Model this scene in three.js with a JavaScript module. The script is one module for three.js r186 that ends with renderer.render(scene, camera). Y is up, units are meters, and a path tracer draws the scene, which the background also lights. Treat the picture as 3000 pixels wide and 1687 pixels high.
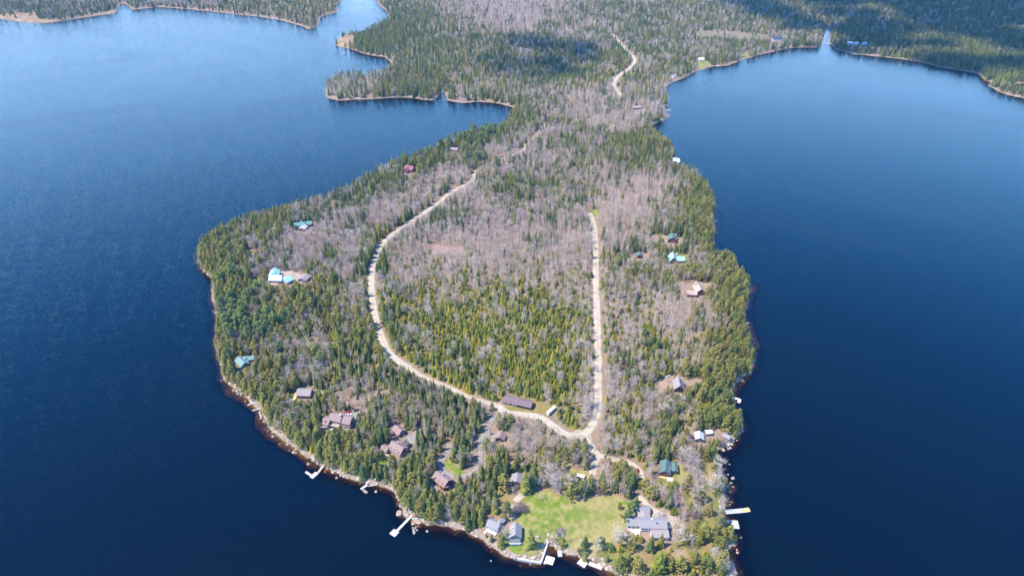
import * as THREE from 'three';
import { mergeGeometries } from 'three/addons/utils/BufferGeometryUtils.js';

// ------------------------------------------------------------------ camera, sky, sun, exposure
const EYE = 380;                                                    // drone height above the lake, metres
const scene = new THREE.Scene();
const camera = new THREE.PerspectiveCamera(46, 1024 / 575, 1, 20000);
camera.position.set(0, EYE, 0);
camera.rotation.set(-33 * Math.PI / 180, 0, 0);
const renderer = new THREE.WebGLRenderer({ antialias: true });
renderer.toneMapping = THREE.LinearToneMapping;
renderer.toneMappingExposure = 1.5;
renderer.shadowMap.enabled = true;
const SUN = new THREE.Vector3(-0.50, 0.84, 0.10).normalize();
{
  const w = 512, h = 256, d = new Float32Array(w * h * 4);
  const zen = [0.02, 0.11, 0.36], hor = [1.6, 2.05, 2.75];
  for (let j = 0; j < h; j++) {
    const el = Math.asin(Math.sin(((j + 0.5) / h - 0.5) * Math.PI)), up = Math.max(0, Math.sin(el)), fall = [17, 8.0, 3.9].map((f) => Math.exp(-f * up * up));   // red leaves the sky first with height
    for (let i = 0; i < w; i++) {
      const az = ((i + 0.5) / w - 0.5) * 2 * Math.PI;
      const dir = [Math.cos(el) * Math.cos(az), Math.sin(el), Math.cos(el) * Math.sin(az)];
      const c = Math.max(0, dir[0] * SUN.x + dir[1] * SUN.y + dir[2] * SUN.z), glow = 0.3 * Math.pow(c, 12);
      for (let q = 0; q < 3; q++) d[(j * w + i) * 4 + q] = zen[q] + (hor[q] - zen[q]) * fall[q] + glow * [1, 0.95, 0.85][q];
      d[(j * w + i) * 4 + 3] = 1;
    }
  }
  const sky = new THREE.DataTexture(d, w, h, THREE.RGBAFormat, THREE.FloatType);
  sky.mapping = THREE.EquirectangularReflectionMapping; sky.magFilter = THREE.LinearFilter; sky.needsUpdate = true;
  scene.background = sky; scene.environment = sky;
}
const sun = new THREE.DirectionalLight(new THREE.Color().setRGB(1, 0.89, 0.70), 5.0);
sun.position.copy(SUN).multiplyScalar(8000).add(new THREE.Vector3(0, 0, -600));
sun.target.position.set(0, 0, -600); sun.castShadow = true;
Object.assign(sun.shadow.camera, { left: -900, right: 900, top: 900, bottom: -900, near: 10, far: 12000 });
sun.shadow.mapSize.set(4096, 4096);
scene.add(sun, sun.target);
scene.fog = new THREE.FogExp2(new THREE.Color().setRGB(0.2, 0.5, 1.0), 0.00005);

// ------------------------------------------------------------------ helpers
let seedState = 1;
const reseed = (s) => { seedState = s >>> 0; };
const rnd = () => { seedState = (seedState + 0x6D2B79F5) >>> 0; let t = seedState; t = Math.imul(t ^ (t >>> 15), t | 1); t ^= t + Math.imul(t ^ (t >>> 7), t | 61); return ((t ^ (t >>> 14)) >>> 0) / 4294967296; };
const rr = (a, b) => a + (b - a) * rnd();
const clamp = (x, a = 0, b = 1) => Math.min(b, Math.max(a, x));
const smooth = (a, b, x) => { const t = clamp((x - a) / (b - a)); return t * t * (3 - 2 * t); };
const hash = (i, j) => { let h = Math.imul(i, 374761393) + Math.imul(j, 668265263); h = Math.imul(h ^ (h >>> 13), 1274126177); return ((h ^ (h >>> 16)) >>> 0) / 4294967296; };
function vnoise(x, y) {
  const i = Math.floor(x), j = Math.floor(y), a = x - i, b = y - j, u = a * a * (3 - 2 * a), v = b * b * (3 - 2 * b);
  const p = hash(i, j), q = hash(i + 1, j), r = hash(i, j + 1), s = hash(i + 1, j + 1);
  return p + (q - p) * u + (r - p) * v + (p - q - r + s) * u * v;
}
const fbm = (x, y, o = 4) => { let s = 0, a = 0.5, n = 0; for (let k = 0; k < o; k++) { s += a * vnoise(x, y); n += a; a *= 0.5; x = x * 2.03 + 17.1; y = y * 2.03 - 9.7; } return s / n; };
const names = new Map();
function numbered(n) { const k = names.get(n) ?? 0; names.set(n, k + 1); return k ? n + '_' + String(k).padStart(3, '0') : n; }
function tag(o, label, category, group, kind) { o.userData.label = label; o.userData.category = category; if (group) o.userData.group = group; if (kind) o.userData.kind = kind; return o; }
const shade = (o) => { o.traverse((m) => { if (m.isMesh) { m.castShadow = true; m.receiveShadow = true; } }); return o; };
function mat(r, g, b, rough = 0.85, more = {}) { const m = new THREE.MeshPhysicalMaterial({ roughness: rough, specularIntensity: rough > 0.84 ? 0.25 : 1, ...more }); m.color.setRGB(r, g, b); return m; }
function part(name, geo, material, parent) { const m = new THREE.Mesh(geo, material); m.name = name; m.castShadow = m.receiveShadow = true; parent.add(m); return m; }
function rawGeo(pos, col, uv) {
  const g = new THREE.BufferGeometry(); g.setAttribute('position', new THREE.Float32BufferAttribute(pos, 3));
  if (col) g.setAttribute('color', new THREE.Float32BufferAttribute(col, 3));
  if (uv) g.setAttribute('uv', new THREE.Float32BufferAttribute(uv, 2));
  return g;
}

// ------------------------------------------------------------------ the place, in metres (x right, z towards the viewer)
const LAY = {
  shoreMain: [[93.6,-235.3],[79.7,-250.5],[69.9,-256.3],[63.3,-259.6],[56.5,-263.9],[48.2,-268.1],[38.3,-271.6],[33.2,-274.1],[29.8,-276.2],[28.1,-277.7],[23.7,-280.8],[18.4,-265.4],[3.0,-268.4],[-5.0,-270.6],[-9.9,-275.7],[-14.4,-278.2],[-17.2,-281.3],[-23.0,-285.0],[-30.3,-288.7],[-34.2,-291.4],[-44.6,-293.0],[-55.9,-294.8],[-65.0,-296.5],[-69.2,-299.6],[-73.9,-302.0],[-76.9,-312.1],[-80.2,-319.8],[-86.3,-324.7],[-93.0,-327.2],[-101.2,-329.2],[-108.0,-331.7],[-114.8,-333.7],[-125.4,-338.9],[-135.3,-343.6],[-144.8,-349.3],[-154.2,-357.0],[-162.1,-362.5],[-168.1,-366.0],[-176.6,-373.1],[-185.6,-381.4],[-193.0,-390.0],[-200.6,-402.7],[-208.4,-410.4],[-217.1,-418.4],[-226.0,-426.3],[-231.8,-429.7],[-241.5,-439.2],[-248.7,-448.1],[-256.2,-463.3],[-265.8,-481.8],[-272.3,-497.2],[-276.1,-508.7],[-285.1,-534.6],[-293.3,-552.0],[-301.6,-567.2],[-308.5,-584.8],[-310.0,-600.8],[-315.0,-605.3],[-325.1,-611.4],[-337.4,-628.9],[-344.4,-642.3],[-350.8,-660.5],[-351.6,-674.5],[-348.0,-684.2],[-339.8,-705.1],[-326.7,-725.1],[-316.3,-732.3],[-297.7,-746.4],[-279.6,-755.4],[-257.9,-773.2],[-235.5,-791.8],[-215.8,-814.6],[-196.1,-858.9],[-177.8,-888.6],[-161.7,-912.2],[-140.4,-930.2],[-94.2,-988.5],[-58.3,-1026.5],[-15.3,-1056.3],[-1.2,-1122.6],[3.5,-1144.8],[8.9,-1156.6],[-6.6,-1172.2],[-27.3,-1188.5],[-58.5,-1196.3],[-89.3,-1188.5],[-116.1,-1200.9],[-119.3,-1225.9],[-119.9,-1280.4],[-117.7,-1302.5],[-131.3,-1309.2],[-137.2,-1293.6],[-129.2,-1261.1],[-140.0,-1205.0],[-150.3,-1200.9],[-169.8,-1213.9],[-196.8,-1219.9],[-223.2,-1217.9],[-248.6,-1210.9],[-279.7,-1210.0],[-309.4,-1202.1],[-330.4,-1213.9],[-342.7,-1244.4],[-349.8,-1271.2],[-354.4,-1325.9],[-326.1,-1352.1],[-282.6,-1349.6],[-253.0,-1379.1],[-243.9,-1433.4],[-263.0,-1479.3],[-276.2,-1503.2],[-314.3,-1522.0],[-345.9,-1554.6],[-359.4,-1572.9],[-382.8,-1585.3],[-406.2,-1607.5],[-407.9,-1648.4],[-410.2,-1707.0],[-380.2,-1716.0],[-364.7,-1696.6],[-349.8,-1771.0],[-331.8,-1838.8],[-325.7,-1902.6],[-351.5,-2004.0],[-379.1,-2077.1],[-404.5,-2155.1],[-445.6,-2297.4],[-480.1,-2527.5],[-510.9,-2939.1],[-588.9,-3629.3],[-872.4,-5495.0],[-700,-9500],[9500,-9500],[9500,-900],[1179.1,-1083.6],[1036.3,-1117.4],[969.7,-1171.5],[927.2,-1217.9],[909.8,-1235.1],[906.9,-1261.1],[906.6,-1298.0],[932.4,-1303.6],[920.2,-1327.4],[933.3,-1358.0],[933.7,-1378.7],[903.9,-1404.9],[883.1,-1421.9],[870.2,-1455.8],[826.9,-1493.3],[790.5,-1510.4],[753.4,-1527.8],[728.5,-1560.7],[735.2,-1620.4],[761.4,-1680.7],[786.4,-1752.5],[818.6,-1829.9],[808.1,-1829.9],[777.5,-1760.0],[746.2,-1687.7],[715.5,-1620.4],[699.2,-1586.0],[661.0,-1590.0],[624.2,-1579.1],[589.6,-1553.4],[540.8,-1522.0],[514.4,-1497.0],[490.3,-1479.3],[446.7,-1433.4],[415.6,-1428.1],[370.6,-1389.8],[337.3,-1343.8],[304.7,-1309.2],[287.3,-1276.1],[284.6,-1247.8],[277.2,-1184.3],[263.6,-1159.1],[258.7,-1136.7],[266.3,-1119.1],[260.3,-1108.8],[239.3,-1085.7],[227.1,-1072.2],[223.8,-1034.5],[233.1,-1002.0],[239.0,-967.7],[238.8,-939.2],[242.1,-913.1],[240.7,-887.3],[252.7,-866.5],[260.1,-831.4],[258.9,-800.2],[254.3,-773.1],[244.9,-734.1],[235.5,-698.0],[228.2,-670.4],[223.4,-643.1],[238.6,-635.0],[242.1,-624.9],[241.3,-608.1],[245.9,-591.6],[243.4,-581.9],[235.6,-562.3],[229.1,-546.7],[223.3,-528.9],[219.3,-512.0],[217.7,-490.1],[214.4,-473.8],[212.6,-463.7],[202.8,-449.5],[190.9,-439.7],[184.8,-430.1],[177.5,-423.0],[180.3,-419.6],[179.6,-411.1],[179.8,-398.8],[181.0,-391.5],[180.7,-384.8],[172.1,-373.8],[165.1,-365.3],[156.5,-362.2],[151.1,-359.1],[151.9,-353.0],[154.3,-341.8],[150.1,-336.1],[153.7,-328.6],[149.4,-323.1],[148.9,-315.9],[145.9,-307.2],[142.0,-300.4],[142.0,-298.5],[146.7,-296.3],[146.4,-295.2],[141.4,-294.6],[141.2,-289.5],[146.2,-285.5],[145.6,-280.8],[141.4,-277.7],[135.6,-273.1],[137.5,-267.9],[139.6,-261.3],[139.2,-256.3],[137.6,-248.7],[130.5,-236.4],[112.9,-231.0]],
  shoreFar: [[-1066.2,-5495.0],[-752.5,-3629.3],[-645.4,-2939.1],[-573.7,-2527.5],[-536.9,-2297.4],[-508.9,-2155.1],[-507.3,-2087.2],[-482.8,-1985.3],[-513.4,-1917.8],[-495.5,-1802.1],[-503.3,-1767.5],[-527.7,-1799.8],[-594.7,-1870.8],[-675.8,-1920.0],[-786.4,-1971.5],[-918.2,-2027.9],[-1004.6,-2055.2],[-1045.0,-2027.9],[-1062.4,-2008.7],[-1092.6,-2064.6],[-1133.3,-2112.9],[-1150.2,-2112.9],[-1116.8,-2037.5],[-1087.1,-1962.3],[-1118.0,-1937.2],[-1150.5,-1904.8],[-1183.1,-1862.5],[-1217.3,-1837.9],[-1278.7,-1854.3],[-1340.8,-1887.7],[-1428.0,-1922.2],[-1543.7,-1904.8],[-1752.9,-1829.9],[-9500,-1700],[-9500,-9500],[-1166.2,-9500]],
  pond: [[937.8,-1280.4],[975.2,-1309.2],[1001.8,-1304.7],[969.6,-1254.8],[943.7,-1259.0]],
  roads: [["gravel_road",7.0,[[-51.2,-868.2],[-53.1,-849.9],[-60.6,-835.4],[-81.1,-805.6],[-94.6,-774.4],[-108.9,-747.8],[-127.0,-716.9],[-142.6,-686.2],[-148.8,-657.1],[-149.6,-628.2],[-145.8,-593.9],[-140.2,-565.2],[-131.5,-532.1],[-121.0,-500.0],[-112.1,-479.7],[-101.4,-464.8],[-88.7,-453.2]]],["cabin_road",4.6,[[-88.7,-453.2],[-77.0,-443.2],[-63.2,-434.5],[-51.1,-427.6],[-37.3,-418.0],[-27.8,-413.1],[-13.1,-407.4]]],["straight_road",7.0,[[-13.1,-407.4],[-4.3,-398.7],[6.2,-396.4],[21.0,-393.4],[32.6,-383.4],[41.2,-375.1],[53.0,-373.3],[59.6,-380.0],[65.6,-391.8],[69.1,-407.0],[70.6,-418.0],[75.0,-458.7],[79.4,-504.7],[83.8,-556.0],[88.7,-609.3],[95.1,-675.3],[97.4,-724.3],[95.5,-749.7]]],["woodland_road",5.0,[[-51.2,-868.2],[-47.6,-883.5],[-33.0,-904.2],[-9.9,-926.9],[12.6,-950.6],[24.3,-982.3],[38.5,-1021.7],[49.2,-1051.0],[64.9,-1091.6]]],["distant_road",7.0,[[242.4,-1702.4],[246.7,-1643.7],[253.1,-1566.6],[260.7,-1467.6],[241.0,-1405.3],[211.0,-1347.3],[193.5,-1288.6],[196.0,-1234.5],[196.2,-1208.3]]],["gravel_lane",5.5,[[53.7,-373.0],[57.7,-366.3],[61.6,-358.3],[63.8,-352.9],[60.3,-345.3],[57.9,-334.4]]],["cottage_lane",4.5,[[63.1,-353.6],[73.8,-349.9],[82.0,-347.2],[88.4,-344.1],[92.6,-337.2],[92.4,-331.2]]],["garage_driveway",4.5,[[-4.4,-399.5],[-14.8,-393.4],[-15.8,-390.3],[-19.8,-379.1],[-23.6,-370.1],[-23.4,-356.9],[-23.6,-344.0],[-29.4,-336.6],[-37.7,-331.2]]],["lodge_driveway",5.0,[[-47.1,-364.9],[-47.8,-358.0],[-50.1,-352.0],[-52.4,-344.0],[-48.4,-336.9],[-41.4,-331.8]]],["house_driveway",4.5,[[87.2,-316.6],[90.4,-311.4],[94.6,-305.6],[99.2,-301.7]]],["lakeside_track",5.0,[[9.9,-328.1],[9.1,-322.0],[6.6,-316.4],[2.3,-310.8]]]],
  yards: [[[-67.5,-382.8],[-71.9,-381.3],[-75.5,-376.2],[-81.6,-371.2],[-83.0,-365.9],[-75.8,-364.2],[-72.5,-368.4],[-67.5,-377.7]],[[-129.9,-401.9],[-122.1,-400.7],[-119.3,-391.8],[-125.2,-391.8],[-131.8,-394.9],[-132.5,-398.4]],[[-245.0,-612.8],[-240.6,-616.2],[-227.1,-609.3],[-218.8,-605.2],[-211.4,-597.2],[-218.3,-589.3],[-229.9,-593.2],[-240.7,-601.2]],[[93.7,-303.4],[100.4,-302.2],[109.2,-300.0],[111.5,-296.7],[109.7,-289.9],[103.6,-291.2],[103.9,-296.1],[92.6,-298.0]],[[-16.8,-375.5],[-12.6,-376.2],[-11.4,-369.1],[-15.5,-367.0]],[[-162.9,-426.3],[-157.0,-425.5],[-154.7,-418.0],[-159.4,-415.5]],[[50.1,-379.9],[59.4,-378.4],[60.8,-368.4],[51.6,-366.3],[41.7,-373.3]],[[-4.6,-302.2],[0.0,-308.5],[4.7,-307.9],[2.7,-297.2],[-2.7,-295.0]]],
  clearings: [["open",[[66.2,-278.1],[83.4,-275.5],[88.5,-279.3],[101.0,-275.5],[112.0,-285.9],[132.1,-285.9],[135.1,-273.0],[135.7,-265.5],[136.1,-251.3],[114.1,-237.8],[83.2,-247.8],[69.6,-254.8],[59.9,-261.9],[49.6,-266.5]]],["open",[[119.7,-322.6],[133.8,-321.1],[136.2,-302.2],[132.1,-285.9],[112.0,-285.9],[113.1,-302.2]]],["lawn",[[13.8,-318.7],[21.1,-322.0],[25.3,-325.1],[30.2,-318.7],[37.5,-314.6],[44.0,-312.2],[50.5,-314.0],[52.4,-324.4],[54.5,-316.9],[63.1,-316.9],[72.5,-316.4],[78.1,-311.1],[81.0,-305.3],[78.4,-296.9],[70.6,-285.9],[64.9,-274.5],[53.3,-268.5],[36.5,-273.5],[32.5,-278.6],[23.8,-281.9],[21.3,-271.0],[18.1,-264.6],[4.3,-267.0],[-2.4,-274.0],[-4.4,-279.3],[-1.1,-293.9],[6.9,-299.4],[11.1,-305.1],[10.6,-313.7]]],["lawn",[[27.1,-355.9],[34.1,-352.9],[39.2,-346.2],[44.5,-341.0],[52.7,-338.2],[56.5,-332.2],[53.3,-324.1],[49.4,-326.6],[41.1,-330.9],[33.2,-337.2],[27.9,-346.2]]],["dry",[[-1.2,-311.4],[11.8,-314.3],[14.2,-296.1],[0.0,-293.4]]],["dry",[[-17.9,-322.0],[-7.2,-322.6],[0.0,-316.6],[-2.3,-305.1],[-14.1,-310.8]]],["lawn",[[-100.5,-354.9],[-93.9,-354.9],[-90.3,-344.6],[-91.4,-335.6],[-98.3,-337.5]]],["lawn",[[-48.3,-351.2],[-42.0,-347.2],[-36.2,-342.0],[-33.7,-334.4],[-41.0,-333.4],[-45.7,-337.5],[-49.3,-344.6]]],["lawn",[[-61.5,-324.4],[-51.8,-323.2],[-49.8,-316.6],[-56.7,-314.9]]],["lawn",[[118.5,-346.2],[126.7,-344.0],[124.9,-324.1],[110.3,-323.2],[107.2,-332.5],[115.9,-333.4]]],["dry",[[136.2,-346.2],[149.9,-351.2],[148.3,-335.0],[145.8,-319.6],[143.9,-305.1],[139.9,-296.7],[137.1,-285.9],[132.9,-284.6],[137.2,-307.9],[134.1,-322.6]]],["lawn",[[151.1,-366.3],[156.4,-364.9],[153.5,-357.3],[148.9,-357.3]]],["dry",[[-12.6,-417.1],[-2.8,-421.3],[23.5,-410.6],[36.1,-402.7],[28.5,-393.4],[8.1,-398.7],[-6.8,-401.9]]],["dry",[[43.4,-386.5],[52.9,-382.1],[60.1,-385.0],[56.7,-377.7],[49.8,-376.2],[42.2,-379.9]]],["dry",[[-185.1,-419.6],[-176.8,-422.1],[-170.0,-409.0],[-182.2,-407.4]]],["lawn",[[93.4,-761.0],[108.5,-759.1],[106.5,-733.2],[99.2,-742.3]]],["lawn",[[-271.5,-597.2],[-261.1,-602.5],[-254.5,-578.9],[-263.8,-577.7]]],["litter",[[159.0,-696.9],[200.1,-692.0],[193.8,-666.3],[176.3,-663.2],[156.5,-671.0]]],["litter",[[167.7,-597.2],[208.7,-590.6],[202.0,-566.4],[170.7,-563.9],[163.6,-571.4]]],["orange",[[125.0,-601.2],[133.5,-601.2],[127.2,-578.9],[122.4,-584.1]]],["litter",[[119.8,-441.0],[135.1,-443.7],[164.4,-441.0],[159.3,-422.1],[137.5,-420.0],[117.1,-422.1]]],["orange",[[90.3,-456.4],[102.9,-455.4],[100.0,-443.7],[89.1,-445.5]]],["dry",[[-83.1,-458.2],[-57.4,-456.4],[-58.7,-450.9],[-76.0,-448.2]]],["scrub",[[-98.6,-671.0],[-53.8,-666.3],[-54.3,-648.0],[-89.8,-649.5]]],["litter",[[-99.4,-428.0],[-111.2,-422.1],[-122.8,-416.3],[-135.2,-409.0],[-135.4,-403.4],[-120.1,-410.6],[-109.1,-418.0],[-98.2,-423.8]]],["litter",[[124.4,-385.0],[140.2,-384.3],[138.3,-373.3],[122.6,-373.3]]],["dry",[[-300.7,-657.1],[-283.1,-661.7],[-273.1,-639.1],[-286.3,-636.2]]],["dry",[[174.2,-652.5],[192.5,-649.5],[195.0,-626.8],[174.7,-626.8]]],["field",[[447.0,-1731.3],[519.0,-1738.7],[616.0,-1688.3],[596.8,-1620.6],[509.2,-1640.4],[429.6,-1640.4]]],["lawn",[[394.0,-1464.9],[413.6,-1459.4],[413.5,-1427.3],[378.0,-1401.4]]],["lawn",[[504.9,-1527.5],[517.6,-1527.5],[510.4,-1492.8],[492.7,-1487.1]]],["lawn",[[-139.4,-894.3],[-129.3,-889.5],[-128.4,-874.0],[-138.0,-875.2]]],["marsh",[[-416.1,-1688.3],[-379.0,-1698.9],[-356.6,-1575.9],[-401.2,-1601.2]]],["marsh",[[-1425.4,-1920.1],[-1297.6,-1951.4],[-1243.0,-1877.0],[-1183.9,-1864.4],[-1121.5,-1951.4],[-1099.7,-1997.6],[-1070.8,-1942.3],[-1139.6,-1881.2],[-1204.3,-1815.4],[-1394.2,-1872.8]]],["growth",[[-123.5,-545.9],[-86.0,-570.1],[-33.9,-557.8],[34.1,-563.9],[74.1,-545.9],[64.7,-422.1],[28.1,-422.1],[0.0,-430.6],[-34.2,-430.6],[-80.5,-462.0],[-108.7,-491.3]]]],
  blobs: [[0.0,-483.4,[0,88,0,4,8,0]],[-47.5,-509.4,[0,85,0,5,10,0]],[31.7,-509.4,[0,80,0,10,10,0]],[-14.5,-445.5,[0,88,0,6,6,0]],[-59.9,-468.7,[10,80,0,0,10,0]],[17.4,-445.5,[0,85,0,0,15,0]],[-28.2,-428.0,[15,75,0,10,0,0]],[16.5,-543.0,[0,65,0,30,5,0]],[-57.1,-554.9,[0,65,0,25,10,0]],[-105.1,-537.2,[20,60,0,0,20,0]],[57.0,-509.4,[0,70,0,20,10,0]],[63.8,-554.9,[0,50,0,45,5,0]],[-16.9,-561.0,[0,60,0,35,5,0]],[-140.6,-483.4,[15,45,40,0,0,0]],[-83.3,-548.9,[0,60,0,25,15,0]],[44.3,-459.2,[0,75,0,5,20,0]],[-35.5,-599.6,[0,25,0,55,20,0]],[34.9,-586.4,[0,25,0,60,15,0]],[-91.6,-627.5,[0,20,0,60,20,0]],[-75.8,-657.2,[0,0,0,90,10,0]],[-135.0,-672.9,[20,55,0,0,25,0]],[-19.0,-657.2,[0,0,0,75,25,0]],[56.9,-657.2,[5,0,0,70,25,0]],[-40.7,-723.4,[15,0,0,0,85,0]],[-100.8,-714.6,[35,0,0,0,65,0]],[26.4,-800.0,[55,0,0,0,45,0]],[63.4,-760.2,[40,0,0,15,45,0]],[-22.0,-800.0,[30,0,0,0,70,0]],[24.7,-927.6,[10,0,0,10,80,0]],[71.6,-889.8,[20,0,0,30,50,0]],[116.8,-865.9,[20,0,0,40,40,0]],[104.5,-996.6,[50,0,0,40,10,0]],[172.6,-927.6,[50,0,20,30,0,0]],[175.7,-800.0,[5,0,0,85,10,0]],[124.4,-741.4,[0,0,0,88,12,0]],[135.0,-672.9,[20,0,0,70,10,0]],[183.1,-723.4,[10,0,0,78,12,0]],[236.6,-760.2,[40,0,60,0,0,0]],[227.7,-689.1,[30,0,70,0,0,0]],[201.6,-714.6,[20,0,30,50,0,0]],[188.4,-689.1,[85,0,0,15,0,0]],[124.2,-599.6,[0,20,20,50,10,0]],[178.8,-606.4,[0,0,30,60,10,0]],[198.3,-613.3,[0,0,30,70,0,0]],[230.6,-599.6,[10,0,90,0,0,0]],[220.0,-537.2,[15,0,85,0,0,0]],[210.9,-483.4,[0,10,90,0,0,0]],[188.3,-445.5,[0,35,65,0,0,0]],[144.6,-520.3,[0,10,0,82,8,0]],[178.0,-525.8,[0,0,15,85,0,0]],[110.8,-509.4,[0,35,0,60,5,0]],[94.3,-504.0,[0,50,0,45,5,0]],[121.4,-478.5,[25,55,0,20,0,0]],[152.9,-483.4,[10,40,0,50,0,0]],[96.9,-454.6,[70,0,0,0,30,0]],[83.1,-415.4,[0,20,0,20,60,0]],[108.8,-403.3,[0,30,0,10,60,0]],[134.3,-395.5,[0,50,20,0,30,0]],[157.7,-403.3,[0,30,70,0,0,0]],[158.3,-384.1,[0,30,70,0,0,0]],[78.2,-376.7,[0,30,0,10,60,0]],[103.1,-369.5,[20,0,0,40,40,0]],[123.0,-366.0,[40,0,20,0,40,0]],[12.8,-366.0,[0,20,0,50,30,0]],[-13.3,-387.8,[45,0,15,40,0,0]],[26.4,-384.1,[0,30,0,20,50,0]],[0.0,-345.6,[25,40,0,35,0,0]],[-19.2,-326.6,[55,0,15,30,0,0]],[36.9,-342.4,[0,0,40,40,20,0]],[-35.0,-311.6,[38,0,27,0,35,0]],[-11.5,-303.0,[60,0,10,30,0,0]],[83.8,-326.6,[15,0,30,55,0,0]],[106.6,-320.5,[30,30,0,0,40,0]],[125.6,-320.5,[0,0,25,0,75,0]],[118.1,-297.4,[0,0,0,90,10,0]],[125.3,-271.1,[0,30,50,0,20,0]],[84.4,-258.9,[0,60,30,0,10,0]],[116.0,-258.9,[0,20,50,0,30,0]],[-126.6,-359.0,[28,0,52,0,20,0]],[-140.1,-362.5,[10,30,60,0,0,0]],[-102.5,-366.0,[60,0,20,20,0,0]],[-74.7,-348.9,[45,0,20,35,0,0]],[-83.8,-326.6,[17,0,48,0,35,0]],[-65.3,-311.6,[28,0,42,0,30,0]],[-110.8,-415.4,[13,35,0,52,0,0]],[-136.8,-407.3,[20,20,0,60,0,0]],[-81.6,-403.3,[35,0,10,55,0,0]],[-65.9,-384.1,[40,0,0,60,0,0]],[-198.7,-483.4,[0,28,30,0,42,0]],[-168.1,-483.4,[0,40,20,0,40,0]],[-158.3,-509.4,[0,42,38,0,20,0]],[-253.3,-509.4,[0,0,52,0,28,20]],[-246.3,-537.2,[0,0,38,0,40,22]],[-221.7,-509.4,[0,0,45,0,25,30]],[-173.8,-445.5,[28,0,27,0,45,0]],[-228.8,-436.6,[0,13,72,0,15,0]],[-211.6,-436.6,[0,25,50,0,25,0]],[-180.5,-387.8,[33,0,45,0,22,0]],[-145.8,-450.0,[20,50,0,30,0,0]],[-233.4,-548.9,[0,30,30,0,40,0]],[-289.9,-567.2,[0,0,68,0,18,14]],[-204.6,-567.2,[0,30,40,20,10,0]],[-163.7,-567.2,[20,60,0,0,20,0]],[-172.3,-627.5,[40,0,10,0,50,0]],[-322.2,-657.2,[15,0,85,0,0,0]],[-300.8,-672.9,[10,0,50,0,40,0]],[-322.5,-627.5,[15,0,85,0,0,0]],[-246.4,-657.2,[10,0,0,8,82,0]],[-208.5,-657.2,[15,0,0,10,75,0]],[-201.6,-714.6,[16,0,0,6,78,0]],[-244.2,-723.4,[30,0,5,0,65,0]],[-290.3,-714.6,[20,0,60,0,20,0]],[-169.0,-760.2,[8,0,0,10,82,0]],[-195.7,-789.7,[60,0,0,0,40,0]],[-131.8,-800.0,[10,0,0,10,80,0]],[-160.1,-843.0,[70,0,20,0,10,0]],[-91.5,-843.0,[10,0,0,20,70,0]],[-120.6,-902.1,[55,0,40,0,5,0]],[-75.7,-954.3,[0,0,50,30,0,20]],[-25.2,-954.3,[0,0,10,60,30,0]],[-41.8,-996.6,[0,0,50,20,0,30]],[26.1,-996.6,[40,0,0,5,55,0]],[0.0,-1074.2,[30,30,40,0,0,0]],[56.9,-1108.1,[60,10,0,0,30,0]],[113.9,-1108.1,[5,0,0,50,45,0]],[194.3,-1074.2,[10,0,0,40,50,0]],[177.7,-1162.3,[20,0,0,60,20,0]],[204.1,-968.0,[40,0,50,10,0,0]],[-65.3,-1307.4,[40,40,0,0,20,0]],[-156.0,-1607.7,[55,30,0,0,15,0]],[0.0,-1514.8,[50,20,0,0,30,0]],[0.0,-1911.4,[5,0,0,0,95,0]],[171.1,-1786.5,[30,0,0,0,70,0]],[-323.5,-1675.3,[70,0,30,0,0,0]],[-294.0,-1307.4,[30,0,0,60,10,0]],[-196.0,-1307.4,[50,0,40,0,10,0]],[-31.3,-1241.7,[50,0,0,40,10,0]],[136.7,-1379.1,[30,50,0,0,20,0]],[333.5,-1514.8,[40,20,0,0,40,0]],[349.0,-1826.5,[60,0,0,0,40,0]],[610.8,-1826.5,[60,0,0,0,40,0]],[546.2,-1607.7,[50,0,0,0,50,0]],[801.1,-1868.1,[70,0,0,0,30,0]],[889.6,-1675.3,[88,0,0,0,12,0]],[1037.4,-1514.8,[92,0,0,0,8,0]],[1246.2,-1868.1,[92,0,0,0,8,0]],[1047.1,-1826.5,[80,0,0,0,20,0]],[-1231.5,-2003.6,[70,0,0,0,30,0]],[-968.0,-2052.7,[50,0,0,0,50,0]],[-702.9,-1979.8,[50,40,0,0,10,0]]],
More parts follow.
